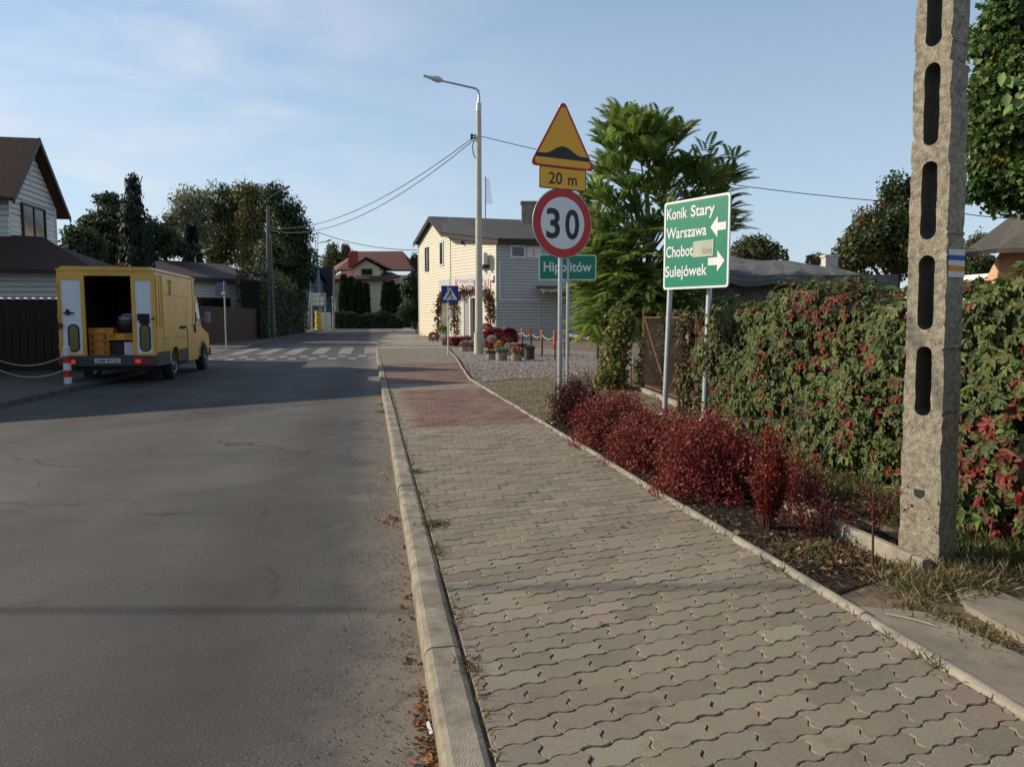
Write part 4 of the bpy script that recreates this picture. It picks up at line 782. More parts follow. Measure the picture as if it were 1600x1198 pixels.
# red roofed villa
RD = 128.; rh = thing('house', 'villa with red hipped roofs and cream dormer at the end of the road', 'house', B(590, RD))
rroof = mat('red_roof', (.12, .045, .034), .8, .15, 3, .3, 12); cream = mat('cream_render', (.60, .52, .36), .85, .06)
def Q(x, y, d=RD): return P(x, y, d)
m = MB(); c0 = [B(527, RD-1), B(642, RD-1), B(642, RD+12), B(527, RD+12)]; m.prism(c0, (0, 0, 8.9)); m.prism([B(524, RD-5), B(618, RD-5), B(618, RD), B(524, RD)], (0, 0, 7.6)); m.obj('wall', cream, rh)
m = MB()
m.prism([Q(526, 424, RD-2), Q(560, 395.5, RD+6), Q(629, 395, RD+6), Q(643, 424, RD-2)], (0, 0, .3)); m.prism([Q(643, 424, RD-2), Q(629, 395, RD+6), Q(655, 424, RD+14)], (0, 0, .3)); m.prism([Q(526, 424, RD-2), Q(514, 424, RD+14), Q(560, 395.5, RD+6)], (0, 0, .3)); m.prism([Q(514, 424, RD+14), Q(655, 424, RD+14), Q(629, 395, RD+6), Q(560, 395.5, RD+6)], (0, 0, .3))
m.prism([Q(516, 440, RD-6), Q(546, 420, RD), Q(600, 428, RD-1.5), Q(612, 428, RD-2), Q(626, 434, RD-6), Q(600, 437.5, RD-7), Q(556, 437.5, RD-7)], (0, 0, .3)); m.obj('roof', rroof, rh)
m = MB(); a, b_, t_ = Q(554, 431, RD-6), Q(593, 431, RD-6), Q(572, 406, RD-6); m.prism([a, b_, Q(593, 418, RD-6), t_, Q(554, 418, RD-6)], Vector((cF.x, cF.y, 0))*6); m.obj('dormer_wall', cream, rh)
m = MB(); fw = Vector((cF.x, cF.y, 0))*8; m.prism([Q(549, 419, RD-7), Q(572, 402.5, RD-7), Q(572, 400.8, RD-7), Q(548, 417.5, RD-7)], fw); m.prism([Q(572, 402.5, RD-7), Q(601, 418, RD-7), Q(602, 416.5, RD-7), Q(572, 400.8, RD-7)], fw); m.obj('dormer_roof', rroof, rh)
f = wframe(Q(565, 431, RD-6.1), cR, -Vector((cF.x, cF.y, 0))); window(rh, f, 0, 1.75, .15, 1.15, dark, dwin, .05, .12, (.9,))
m = MB(); m.box(Q(552, 409, RD-1)+Vector((0, 0, .3)), (1.5, 1.0, 3.0), -PSI); m.obj('chimney', mat('red_brick', (.28, .05, .03), .9, .2, 3), rh)
# ------------------------------------------------------------------ flower shop
sid = mat('cream_siding', (.66, .60, .47), .55, .06, 2, .06, 20); sroof = mat('felt_roof', (.06, .062, .06), .9, .25, 3, .4, 30); wfr = mat('white_frame', (.62, .62, .6), .4); trim = mat('dark_trim', (.03, .022, .018), .7)
sh = thing('flower_shop', 'two storey pale clapboard flower shop with a dark felt roof and chimney', 'shop', B(720, 54))
P0, P1, P2, P3 = B(655, 60.5), B(705, 52.5), B(776, 48), B(975, 49.5)
def zpx(x, y, d): return P(x, y, d).z
zA0, zAp, zE = zpx(653, 383, 60.5), zpx(680, 345, 56.3), zpx(703, 367, 52.5); zE2 = zpx(776, 379, 48)
def wall_fr(a, c_): u = (c_-a); u.z = 0; ln = u.length; u.normalize(); return (Vector((a.x, a.y, 0)), u, Vector((0, 0, 1)), Vector((u.y, -u.x, 0))), ln
fA, lA = wall_fr(P0, P1); fB, lB = wall_fr(P1, P2); fC, lC = wall_fr(P2, P3)
ta = .5
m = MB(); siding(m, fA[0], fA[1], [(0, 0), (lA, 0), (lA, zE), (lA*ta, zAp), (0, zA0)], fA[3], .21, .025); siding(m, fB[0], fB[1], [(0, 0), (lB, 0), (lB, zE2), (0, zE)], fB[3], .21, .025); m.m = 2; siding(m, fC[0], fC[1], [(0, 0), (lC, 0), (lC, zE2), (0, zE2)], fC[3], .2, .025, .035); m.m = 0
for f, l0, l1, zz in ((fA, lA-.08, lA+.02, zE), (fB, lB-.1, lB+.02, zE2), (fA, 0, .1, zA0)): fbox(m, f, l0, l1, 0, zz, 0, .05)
bk = -fC[3]*9; m.prism([P3, P3+bk, P0+Vector((4, 6, 0)), P0], (0, 0, .1)); m.poly([P3, P3+bk, P3+bk+Vector((0, 0, zE2)), P3+Vector((0, 0, zE2))]); m.obj('wall', [sid, jshade_cream, mat('shaded_siding', (.40, .40, .36), .6, .06, 2), jshade], sh)  # third wall has a darker, greyer siding copy: its shade in the colour
m = MB(); ap_ = fA[0]+fA[1]*lA*ta+fA[3]*.35+Vector((0, 0, zAp+.12)); e1 = P1+fA[3]*.35+fB[3]*.4+Vector((0, 0, zE-.02)); e2 = P2+fC[3]*.45+Vector((0, 0, zE2+.05)); e3 = P3+fC[3]*.45+Vector((0, 0, zE2+.05)); r1 = Vector((P3.x, P3.y, 0))+bk*.75+Vector((0, 0, zpx(940, 352, 56)))
m.prism([e1, e2, r1*.0+ap_.lerp(r1, .12), ap_], (0, 0, .14)); m.prism([e2, e3, r1, ap_.lerp(r1, .12)], (0, 0, .14)); z_ = P0+fA[3]*.35-fA[1]*.4+Vector((0, 0, zA0)); m.prism([z_, ap_, r1, Vector((r1.x, r1.y+8, zA0))], (0, 0, .14)); m.obj('roof', sroof, sh)
m = MB()
for a, c_ in ((z_, ap_), (ap_, e1), (e1, e2), (e2, e3)): m.prism([a+Vector((0, 0, -.2)), c_+Vector((0, 0, -.2)), c_+Vector((0, 0, .1)), a+Vector((0, 0, .1))], (.03, -.05, 0))
m.obj('fascia', trim, sh)
m = MB(); c0 = P(830, 335, 54.5); zt, zb = zpx(830, 319, 54.5), zpx(830, 352, 54.5)-.5; m.bevbox((c0.x, c0.y, (zt+zb)/2), (1.45, 1.1, zt-zb), .03, -PSI); m.bevbox((c0.x, c0.y, zt+.05), (1.6, 1.25, .16), .03, -PSI); m.obj('chimney', mat('chimney', (.24, .21, .16), .95, .4, 3, .6, 20), sh)
m = MB(); a0 = P(758.5, 348, 53); m.tube([a0, P(758.5, 276, 53)], .04, 6)
for i in range(13): q = P(758.5, 279+i*3.1, 53); m.tube([q, q+cR*(.28+.02*i)+Vector((0, 0, -.05))], .018, 4)
m.obj('aerial', mat('aerial', (.2, .2, .2), .5), sh)
def fa_x(f, px):                                                   # distance along a wall to pixel column px
    o, u = f[0], f[1]; r = P(px, 498, 1)-Vector((0, 0, H)); det = u.x*(-r.y)+r.x*u.y; return ((-o.x)*(-r.y)+r.x*(-o.y))/det
def fa_z(f, px, py): q = f[0]+f[1]*fa_x(f, px); return P(px, py, (q-Vector((0, 0, H))).dot(cF)/1.0).z if 0 else P(px, py, (Vector((q.x, q.y, H))-Vector((0, 0, H))).dot(Vector((cF.x, cF.y, 0)))/math.cos(PIT)).z
for x0, x1, y0, y1 in ((666, 671.5, 387, 424), (688.5, 694.5, 377, 416)): window(sh, off(fA, 0, 0, .02), fa_x(fA, x0), fa_x(fA, x1), fa_z(fA, x1, y1), fa_z(fA, x1, y0), wfr if x0 > 680 else trim, dwin, .03, .14)
window(sh, off(fC, 0, 0, .02), fa_x(fC, 797), fa_x(fC, 821), fa_z(fC, 808, 404.5), fa_z(fC, 808, 384.5), wfr, dwin, .04, .12)
window(sh, off(fA, 0, 0, .02), fa_x(fA, 689), fa_x(fA, 704), fa_z(fA, 700, 520), fa_z(fA, 700, 452), wfr, mat('shop_glass', (.2, .17, .13), .15, .3, 2), .04, .12)
m = MB(); fbox(m, off(fC, 0, 0, .03), fa_x(fC, 823), fa_x(fC, 846), fa_z(fC, 835, 404), fa_z(fC, 835, 387), 0, .02); m.m = 1; fbox(m, off(fC, 0, 0, .05), fa_x(fC, 833), fa_x(fC, 834.5), fa_z(fC, 835, 401), fa_z(fC, 835, 392), 0, .01); m.obj('banner', [mat('banner_white', (.62, .6, .58), .6), red], sh)
m = MB(); fbox(m, off(fA, 0, 0, .03), fa_x(fA, 687.5), fa_x(fA, 704), fa_z(fA, 696, 452), fa_z(fA, 696, 437), 0, .03); m.obj('side_board', mat('board_grey', (.45, .44, .43), .6), sh)
g = off(fB, 0, 0, .03); bz0, bz1 = fa_z(fB, 740, 454), fa_z(fB, 740, 431)
m = MB(); fbox(m, g, fa_x(fB, 706.5), fa_x(fB, 767), bz0, bz1, 0, .03); m.m = 1; g2 = off(g, 0, 0, .03); hh_ = bz1-bz0
m.text('K', g2, fa_x(fB, 713), bz0+hh_*.22, hh_*.62, .48, .0, .01); m.text('A', g2, fa_x(fB, 757), bz0+hh_*.22, hh_*.45, .38, .01, .01); m.m = 2; m.text('WIACIARNI', g2, fa_x(fB, 713)+.5, bz0+hh_*.5, hh_*.26, fa_x(fB, 756)-fa_x(fB, 713)-.5, .0, .01); m.m = 1
fbox(m, g2, fa_x(fB, 722), fa_x(fB, 740), bz0+hh_*.28, bz0+hh_*.31, .004, .008); m.m = 3; fbox(m, g2, fa_x(fB, 763.5), fa_x(fB, 765), bz0+hh_*.2, bz0+hh_*.7, .004, .01)
m.obj('shop_sign', [mat('board_pale', (.58, .56, .54), .6), mat('letter_red', (.6, .04, .1), .5), mat('letter_grey', (.22, .22, .22), .6), mat('letter_green', (.1, .3, .15), .6)], sh)
m = MB(); fbox(m, fB, fa_x(fB, 724), fa_x(fB, 727), 0.1, fa_z(fB, 730, 463), 0, .12); fbox(m, fB, fa_x(fB, 748), fa_x(fB, 751), 0.1, fa_z(fB, 748, 463), 0, .12); fbox(m, fB, fa_x(fB, 727), fa_x(fB, 748), fa_z(fB, 738, 466), fa_z(fB, 738, 462.5), 0, .12); dr = m.obj('door_frame', wfr, sh)
m = MB(); fbox(m, fB, fa_x(fB, 727), fa_x(fB, 735), .1, fa_z(fB, 730, 466), .05, .08); m.obj('door_leaf', mat('door_grey', (.33, .32, .31), .4), dr)
m = MB(); fbox(m, fB, fa_x(fB, 735), fa_x(fB, 748), .1, fa_z(fB, 738, 466), .0, .035); m.obj('doorway', dark, dr)
m = MB(); fbox(m, fB, fa_x(fB, 738.5), fa_x(fB, 740.5), .1, fa_z(fB, 738, 466), .04, .3); m.obj('door_leaf', wfr, dr)
m = MB(); xa = fa_x(fB, 754); za, zb_ = fa_z(fB, 760, 415), fa_z(fB, 760, 397); fbox(m, fB, xa, xa+.9, za, zb_, .2, .5); m.m = 1; o, ux, uy, n = fB; ctr = o+ux*(xa+.4)+uy*((za+zb_)/2); m.lathe(ctr+n*.5, [(.3, 0), (.28, .02)], 18, Matrix((ux, uy, n)).transposed()); m.obj('air_conditioner', [mat('ac_white', (.6, .58, .52), .5), mat('ac_grille', (.25, .24, .22), .6)], sh)
for k in (.05, .75): m = MB(); fbox(m, fB, xa+k, xa+k+.07, za-.25, za, .0, .45); m.obj('bracket', trim, sh)
m = MB(); xs = fa_x(fB, 768.5); zs = fa_z(fB, 771, 441); fbox(m, fB, xs, xs+.3, zs+.1, zs+.42, .0, .12); m.m = 1; fbox(m, fB, xs+.02, xs+.28, zs, zs+.1, .0, .1); m.obj('alarm', [wht, red], sh)
m = MB(); q = fB[0]+fB[1]*fa_x(fB, 725)+fB[3]*.12; q.z = fa_z(fB, 725, 381); m.lathe(q, [(.05, .1), (.12, .0), (.08, -.1)], 10); m.tube([q, q-fB[3]*.12], .03, 5); m.obj('wall_lamp', trim, sh)
m = MB(); z1_, z2_ = fa_z(fC, 810, 467), fa_z(fC, 778, 408); fbox(m, fC, .12, .26, z1_, z2_, .03, .09); fbox(m, fC, .12, fa_x(fC, 842), z1_-.14, z1_, .03, .09); fbox(m, fC, fa_x(fC, 841), fa_x(fC, 842.5), .2, z1_, .03, .09); m.obj('conduit', mat('conduit', (.5, .5, .52), .5), sh)
# lean-to shelter, bench, boom, posts
m = MB(); g = off(fC, fa_x(fC, 838), fa_z(fC, 850, 458)); wln = 6.5; o, ux, uy, n = g
m.prism([o+uy*.35, o+ux*wln+uy*.35, o+ux*wln+n*2.4-uy*.1, o+n*2.4-uy*.1], (0, 0, .1)); le = m.obj('lean_to_roof', mat('lean_to', (.09, .07, .06), .9, .3, 4), sh)
m = MB(); pp = B(902.5, 44); m.box((pp.x, pp.y, (o.z-.1)/2), (.18, .18, o.z-.1), -PSI); m.obj('lean_to_post', mat('post_wood', (.2, .13, .08), .8, .25), sh)
bd = 45.; be = thing('table', 'dark wooden table standing under the shop lean to', 'table', B(912, bd))
m = MB(); c0 = B(915, bd); m.box(c0+Vector((0, 0, 1.15)), (2.5, .8, .08), -PSI); m.obj('top', pdark, be)
for x in (889, 940): m = MB(); q = B(x, bd); m.box(q+Vector((0, 0, .55)), (.18, .5, 1.1), -PSI); m.obj('leg', pdark, be)
orange = mat('tape_orange', (.55, .13, .03), .5, .1); gpost = mat('post_grey', (.07, .075, .07), .6)
rp = [(789, 33, 512, 0), (816, 30.5, 515, 0), (830, 28.8, 515, 0), (847, 27, 518, 0), (867, 25, 519.5, 1)]; tops = []
for i, (x, d, yt, full) in enumerate(rp):
    q = B(x, d, .08); zt = P(x, yt, d).z; t = thing('barrier_post', ['slim grey post with an orange top rising behind the dark red chrysanthemum', 'slim grey post with an orange top right of the dark red chrysanthemum', 'slim grey post with an orange top behind the last stone planter', 'slim grey post with an orange top standing alone on the gravel', 'slim post striped orange all the way down beside the 30 sign post'][i], 'post', q, 'barrier posts round the yard')
    m = MB(); m.tube([q, Vector((q.x, q.y, zt-.28))], .04, 10); m.obj('shaft', gpost, t, True)
    m = MB(); m.tube([Vector((q.x, q.y, zt-.28)), Vector((q.x, q.y, zt))], .055, 10); m.lathe((q.x, q.y, zt), [(.06, 0), (.05, .05), (.01, .06)], 10); m.obj('cap', orange, t, True)
    if full:
        for k in (.15, .5): m = MB(); m.tube([q+Vector((0, 0, k)), q+Vector((0, 0, k+.18))], .045, 10); m.obj('tape_band', orange, t, True)
    tops.append(Vector((q.x, q.y, zt-.12)))
for i, (a, c_) in enumerate(zip(tops[:-1], tops[1:])):
    m = MB(); m.tube([a.lerp(c_, k/8)-Vector((0, 0, .14*4*k/8*(1-k/8))) for k in range(9)], .015, 5); tag(base(m.obj('barrier_chain', mat('chain', (.42, .41, .37), .5))), 'thin chain sagging between two slim posts with orange tops', 'chain', 'chains between the barrier posts')
q = B(881.5, 26, .08); st = thing('notice_sign', 'tiny red and white notice between the two grey sign posts', 'sign', q); f = frame(P(881.5, 528.5, 26), 180+PS); m = MB(); m.tube([q, P(881.5, 533, 26)-Vector((0, 0, .05))], .02, 6); m.obj('post', gpost, st)
m = MB(); m.fplate(f, [(-.11, -.16), (.11, -.16), (.11, .2), (-.11, .2)], .02); m.m = 1; m.fpoly(f, [(-.085, -.01), (.085, -.01), (.085, .17), (-.085, .17)], .003); m.fpoly(f, [(-.085, -.14), (.085, -.14), (.085, -.04), (-.085, -.04)], .003); m.m = 0; m.fpoly(f, circ(.05, 12, 0, .08), .005); m.obj('plate', [red, wht], st)
a, c_ = P(888, 524, 27), P(934, 531, 25); bm = thing('barrier_boom', 'grey green barrier bar with orange bands across the yard entrance', 'barrier', (a+c_)/2)
m = MB(); m.tube([a, c_], .075, 10); m.obj('bar', mat('boom_grey', (.13, .17, .15), .6), bm)
for t in (.3, .72): m = MB(); m.tube([a.lerp(c_, t), a.lerp(c_, t+.09)], .08, 10); m.obj('band', orange, bm)
for q in (a, c_): m = MB(); m.tube([q, Vector((q.x, q.y, .05))], .05, 8); m.obj('stand', gpost, bm)
# ------------------------------------------------------------------ vegetation
bark = mat('bark', (.07, .055, .042), .95, .3, 12, .7, 30); birchb = mat('birch_bark', (.45, .43, .38), .9, .3, 6, .3, 30)
def ball(n, p=.4):
    v = rng.normal(size=(n, 3)); v = unit(v); return v*(rng.random((n, 1))**p)
def blobs_px(d, bl): return [(np.array(P(x, y, d+(q[4] if len(q) > 4 else 0))), np.array([q[2]*d/FPX, q[2]*d/FPX, q[3]*d/FPX])) for q in bl for x, y in [q[:2]]]
def trunk_geo(bp, tops, r, limbs=10, wob=.06):
    m = MB(); top = Vector(tops[0]); hgt = top.z-bp.z; path = [bp+Vector((0, 0, -.1))]+[bp.lerp(top, t)+Vector((rnd.uniform(-1, 1), rnd.uniform(-1, 1), 0))*wob*hgt*t for t in (.2, .4, .6, .8, 1)]
    m.tube(path, [r*1.25, r, r*.8, r*.6, r*.35, r*.1], 9)
    for q in tops[1:limbs+1]:
        q = Vector(q); t = min(.85, max(.18, (q.z-bp.z)/max(hgt, .1)*.6)); i = t*5; k = int(i); a = path[k].lerp(path[min(k+1, 5)], i-k); mid = a.lerp(q, .5)+Vector((0, 0, .06*hgt)); rr = r*(1-t)*.55+.008; m.tube([a, mid, q], [rr, rr*.6, rr*.15], 6)
    return m
def tree(name, label, bp, bl, nl, ls, cols, tr=.2, clump=.35, droop=.3, flat=1., limbs=10, cat='tree', group=None, wts=None, barkm=None, per=45, asp=.32, clcol=.16, inner=.4):
    nl = int(nl*1.7); ls *= .8
    t = thing(name, label, cat, bp, group); vol = np.array([np.prod(r)**.67 for c, r in bl]); vol /= vol.sum(); nc = max(8, nl//per)
    ch = rng.choice(len(bl), nc, p=vol); cc = np.array([bl[i][0] for i in ch]); rr = np.array([bl[i][1] for i in ch]); o = ball(nc, inner); ctr = cc+o*rr
    k = rng.integers(0, nc, nl); sp = ball(nl, .5)*clump*1.6*np.array([1, 1, flat]); Pn = ctr[k]+sp
    outw = unit(o[k]+rng.normal(0, .5, (nl, 3))+np.array([0, 0, .35])); D = unit(rng.normal(size=(nl, 3))+np.array([0, 0, -droop*2.2]))
    cl = pal(nc, cols, .1, wts); C = np.clip(cl[k]*(1+rng.normal(0, clcol, (nl, 1))), .004, .9); s_ = ls*rng.uniform(.6, 1.3, nl)
    V, F, C = leafgeo(Pn, D, outw, s_, s_*asp, C); npmesh('crown', V, F, LEAF, t, C)
    tops = sorted([tuple(c) for c in ctr], key=lambda c: -c[2]); m = trunk_geo(Vector(bp), [tops[0]]+[tops[i] for i in range(1, nc, max(1, nc//(limbs+1)))], tr, limbs); m.obj('trunk', barkm or bark, t, True); return t
def cone_tree(name, label, bp, h, r, nl, ls, cols, layers=14, droopy=.4, cat='tree', group=None, z0=.08, pw=.9, up=False, tr=None, parent=None):
    t = thing(name, label, cat, bp, group); bpv = np.array(bp); zz = rng.random(nl)**.8; rz = r*(1-zz)**pw+.03*r
    lay = (zz*layers) % 1; a = rng.random(nl)*2*PI; rad = rz*np.sqrt(rng.random(nl)*.5+.5)*(1-.35*lay)*(1+.12*np.sin(a*5+zz*9)); Pn = bpv+np.c_[np.cos(a)*rad, np.sin(a)*rad, z0*h+zz*h*(1-z0)]
    od = np.c_[np.cos(a), np.sin(a), np.zeros(nl)]; D = od*(.5 if up else 1)+np.array([0, 0, 1. if up else -droopy])+rng.normal(0, .35, (nl, 3)); s_ = ls*rng.uniform(.6, 1.3, nl)
    V, F, C = leafgeo(Pn, D, unit(od+rng.normal(0, .4, (nl, 3))), s_, s_*.28, pal(nl, cols, .2)); npmesh('crown', V, F, LEAF, t, C)
    m = MB(); m.tube([Vector(bp), Vector(bp)+Vector((0, 0, h*.9))], [tr or r*.1, .02], 8); m.obj('trunk', bark, t, True); return t
DG = [(.03, .052, .02), (.044, .07, .026), (.062, .088, .032)]; MG = [(.05, .08, .02), (.07, .10, .028), (.095, .12, .038)]; OL = [(.11, .12, .05), (.14, .14, .06), (.09, .10, .045)]
# left of the road
tree('pine_tree', 'broad dark pine with layered branches behind the white house', B(185, 44), blobs_px(44, [(178, 352, 38, 30), (152, 352, 22, 14), (168, 318, 22, 16), (185, 392, 58, 26), (238, 368, 32, 26), (160, 385, 30, 22)]), 12000, .26, DG+[(.035, .045, .02)], .3, .32, .0, .45, per=60)
tree('weeping_spruce', 'narrow weeping dark spruce with a bent drooping tip rising above the pine', B(212, 40), blobs_px(40, [(212, 279, 5, 8), (206, 286, 7, 14), (208, 308, 11, 20), (209, 338, 17, 28), (212, 375, 22, 34), (214, 412, 28, 34)]), 6500, .34, [(.016, .026, .016), (.024, .036, .022)], .2, .2, 1.6, asp=.16, inner=.6, limbs=4)
tree('bushy_tree', 'small dark bushy tree just right of the dormer', B(126, 36), blobs_px(36, [(122, 378, 24, 24), (138, 392, 24, 24)]), 3500, .22, DG, .12, .25)
tree('pine_tree', 'smaller dark pine with open flat branches between spruce and birch', B(262, 52), blobs_px(52, [(252, 365, 26, 14), (272, 388, 34, 14), (240, 392, 24, 16), (262, 345, 14, 8)]), 3600, .28, DG, .18, .32, 0, .4)
tree('birch_tree', 'pale thin leaved birch standing tallest behind the bungalow', B(298, 78), blobs_px(78, [(298, 315, 27, 26), (288, 345, 26, 26), (310, 350, 22, 30), (270, 375, 20, 20)]), 5200, .34, [(.18, .19, .10), (.14, .16, .07), (.23, .22, .14)], .2, .6, .9, barkm=birchb, per=26)
cone_tree('spruce_tree', 'young blue green spruce with a pointed top behind the bungalow roof', B(304, 62), 9.2, 1.75, 5200, .34, [(.02, .042, .032), (.03, .055, .042), (.014, .03, .024)], 13, .25)
tree('birch_tree', 'tall drooping green birch left of the yellowing tree', B(352, 82), blobs_px(82, [(344, 325, 26, 36), (355, 375, 36, 42), (335, 385, 24, 40), (368, 330, 20, 40)]), 9000, .36, OL+MG, .3, .55, .9, barkm=birchb)
tree('linden_tree', 'tall tree turning yellow and rust between the birch and the dark oak', B(395, 80), blobs_px(80, [(390, 306, 24, 22), (397, 345, 24, 40), (398, 395, 26, 40)]), 8000, .36, [(.14, .13, .028), (.11, .13, .034), (.16, .115, .028), (.09, .12, .03)], .3, .5, .5)
tree('oak_tree', 'large dark leafy oak behind the old lamp pole', B(442, 70), blobs_px(70, [(428, 315, 26, 26), (448, 345, 28, 38), (466, 370, 22, 36), (440, 400, 42, 36), (470, 420, 22, 40)]), 11000, .34, DG, .35, .45, .4)
def hedge_mass(name, label, a, c_, h, th, nl, ls, cols, cat='hedge', z0=.05, up=True):
    a, c_ = np.array(a), np.array(c_); u = c_-a; ln = np.linalg.norm(u); u /= ln; nn = np.array([u[1], -u[0], 0]); t = thing(name, label, cat, tuple((a+c_)/2))
    s = rng.random(nl); f = rng.random(nl); side = rng.integers(0, 3, nl); hz = h*(1+.1*np.sin(s*ln*1.1)+.06*np.sin(s*ln*2.7+1)); z = np.where(side == 2, hz*rng.uniform(.9, 1.03, nl), z0+hz*f); w_ = np.where(side == 2, rng.uniform(-.5, .5, nl), np.where(side == 0, .5, -.5))*th*(1+rng.normal(0, .12, nl))
    Pn = a+u*(s*ln)[:, None]+nn*w_[:, None]+np.array([0, 0, 1])*z[:, None]+rng.normal(0, .06, (nl, 3)); O = nn*np.sign(w_)[:, None]+np.array([0, 0, .4])+rng.normal(0, .4, (nl, 3))
    D = rng.normal(0, .5, (nl, 3))+np.array([0, 0, 1 if up else -1]); s_ = ls*rng.uniform(.6, 1.3, nl); V, F, C = leafgeo(Pn, D, unit(O), s_, s_*.35, pal(nl, cols, .2)); npmesh('foliage', V, F, LEAF, t, C)
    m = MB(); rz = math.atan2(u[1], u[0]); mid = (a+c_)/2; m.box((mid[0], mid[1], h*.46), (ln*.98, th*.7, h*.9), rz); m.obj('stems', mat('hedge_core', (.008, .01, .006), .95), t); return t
hedge_mass('clipped_hedge', 'tall dense dark evergreen hedge along the left pavement', B(392, 50, .08), B(466, 76, .08), 4.3, 1.6, 9000, .24, DG)
tree('dark_tree', 'dark tree mass behind the A shaped pole', B(468, 100), blobs_px(100, [(470, 420, 14, 40), (462, 400, 14, 30)]), 3000, .5, DG, .3, .5)
for (x, y0, h_, r_, lb_) in ((538, 431, 8, .95, 'leftmost broad dark thuja before the villa'), (550, 434, 7.6, .85, 'second thuja from the left before the villa'), (562, 440, 7, .8, 'third thuja from the left before the villa'), (573, 444, 6.4, .7, 'slim thuja under the left side of the dormer'), (603, 441, 7, .85, 'sunlit thuja with a bright left edge under the dormer'), (613, 440, 7, .8, 'dark thuja just right of the sunlit one'), (624, 446, 6.4, .8, 'rightmost low thuja before the villa')):
    bb_ = B(x, 113); hh2 = P(x, y0, 113).z
    t_ = cone_tree('thuja', lb_, bb_, hh2, r_, 2600, .34, [(.015, .03, .012), (.022, .042, .015), (.03, .055, .02)], 30, 0, up=True, pw=.28, group='thujas before the villa', z0=.01, tr=.12)
hedge_mass('low_hedge', 'low dark hedge along the far kerb below the thujas', B(520, 108), B(650, 112), 2.0, 1.4, 4500, .32, DG+[(.05, .03, .02)])
tree('birch_tree', 'distant pale birch rising left of the villa', B(518, 150), blobs_px(150, [(522, 398, 9, 18), (516, 415, 12, 20), (508, 425, 8, 16)]), 2500, .6, OL, .3, .6, .8, barkm=birchb)
tree('birch_tree', 'slim distant birch touching the left end of the villa roof', B(541, 150), blobs_px(150, [(541, 394, 7, 13), (538, 408, 9, 14)]), 1500, .6, OL, .25, .5, .8, barkm=birchb)
tree('small_tree', 'small pale tree between the villa and the flower shop', B(650, 135), blobs_px(135, [(650, 408, 8, 16), (650, 440, 10, 20)]), 1800, .5, OL, .25, .4, .5)
tree('bushy_tree', 'dark bushes filling the gap left of the flower shop', B(645, 100), blobs_px(100, [(641, 455, 14, 28), (650, 480, 12, 22), (634, 488, 14, 12)]), 4200, .36, DG+[(.03, .045, .02)], .2, .4)
# right of the road: distance
tree('round_tree', 'round green tree behind the grey roof of the shed', B(1180, 44), blobs_px(44, [(1178, 388, 26, 16), (1165, 398, 22, 14), (1195, 395, 22, 16)]), 4200, .24, MG[:2]+OL, .15, .28, .3)
cone_tree('small_tree', 'slim young conifer right of the round tree', B(1223, 46), 5.7, .55, 900, .24, MG+DG, 8, .2)
cone_tree('spruce_tree', 'tiny dark pointed spruce poking above the shed roof', B(1262, 50), 5.7, .6, 800, .25, DG, 8, .2)
tree('small_tree', 'pale yellowish shrub top beside the tiny spruce', B(1276, 50), blobs_px(50, [(1276, 403, 8, 9)]), 500, .2, [(.25, .2, .1), (.18, .15, .08)], .06, .2)
tree('walnut_tree', 'large green tree with rusty patches behind the concrete pole', B(1400, 27), blobs_px(27, [(1402, 300, 22, 28), (1375, 355, 40, 34), (1345, 390, 34, 30), (1410, 380, 46, 48), (1440, 340, 30, 50), (1322, 410, 14, 18)]), 13000, .19, [(.05, .08, .022), (.07, .10, .028), (.09, .11, .036), (.15, .085, .036)], .22, .22, .4, wts=[.34, .34, .2, .12])
tree('bushy_tree', 'dark green bushes behind the white wall right of the pole', B(1525, 45), blobs_px(45, [(1520, 412, 26, 20), (1545, 418, 18, 14)]), 2500, .24, DG+MG, .12, .25)
tree('small_tree', 'pale olive treetop seen beside the trail stripes', B(1532, 60), blobs_px(60, [(1530, 375, 11, 14), (1520, 388, 10, 12)]), 900, .26, OL, .12, .3)
tree('maple_tree', 'big leafy maple overhanging the upper right corner', B(1640, 12.5), blobs_px(12.5, [(1568, 45, 42, 66), (1600, 150, 78, 90), (1560, 215, 40, 60), (1585, 285, 62, 36), (1660, 120, 110, 170)]), 30000, .135, [(.055, .10, .02), (.08, .135, .028), (.115, .165, .04), (.04, .07, .018), (.3, .2, .03)], .22, .15, .5, wts=[.3, .3, .2, .18, .02], asp=.42, per=70)
n = 26; Pn = np.array([P(rnd.uniform(1568, 1640), rnd.uniform(105, 175), 5.2) for _ in range(n)]); V, F, C = leafgeo(Pn, rng.normal(0, .5, (n, 3))+np.array([.0, 0, -.8]), unit(rng.normal(0, .4, (n, 3))+np.array([-.7, -.5, .5])), .1, .035, pal(n, [(.16, .24, .06), (.2, .28, .09)], .1), True)
t_ = thing('branch', 'pale green leafy twig reaching in at the right edge before the maple', 'branch', P(1660, 140, 5.2)); npmesh('leaves', V, F, LEAF, t_, C); m = MB(); m.tube([P(1700, 120, 5.2), P(1640, 135, 5.2), P(1572, 130, 5.2)], [.012, .008, .003], 6); m.tube([P(1640, 135, 5.2), P(1590, 165, 5.2)], [.006, .002], 5); m.obj('twig', bark, t_)
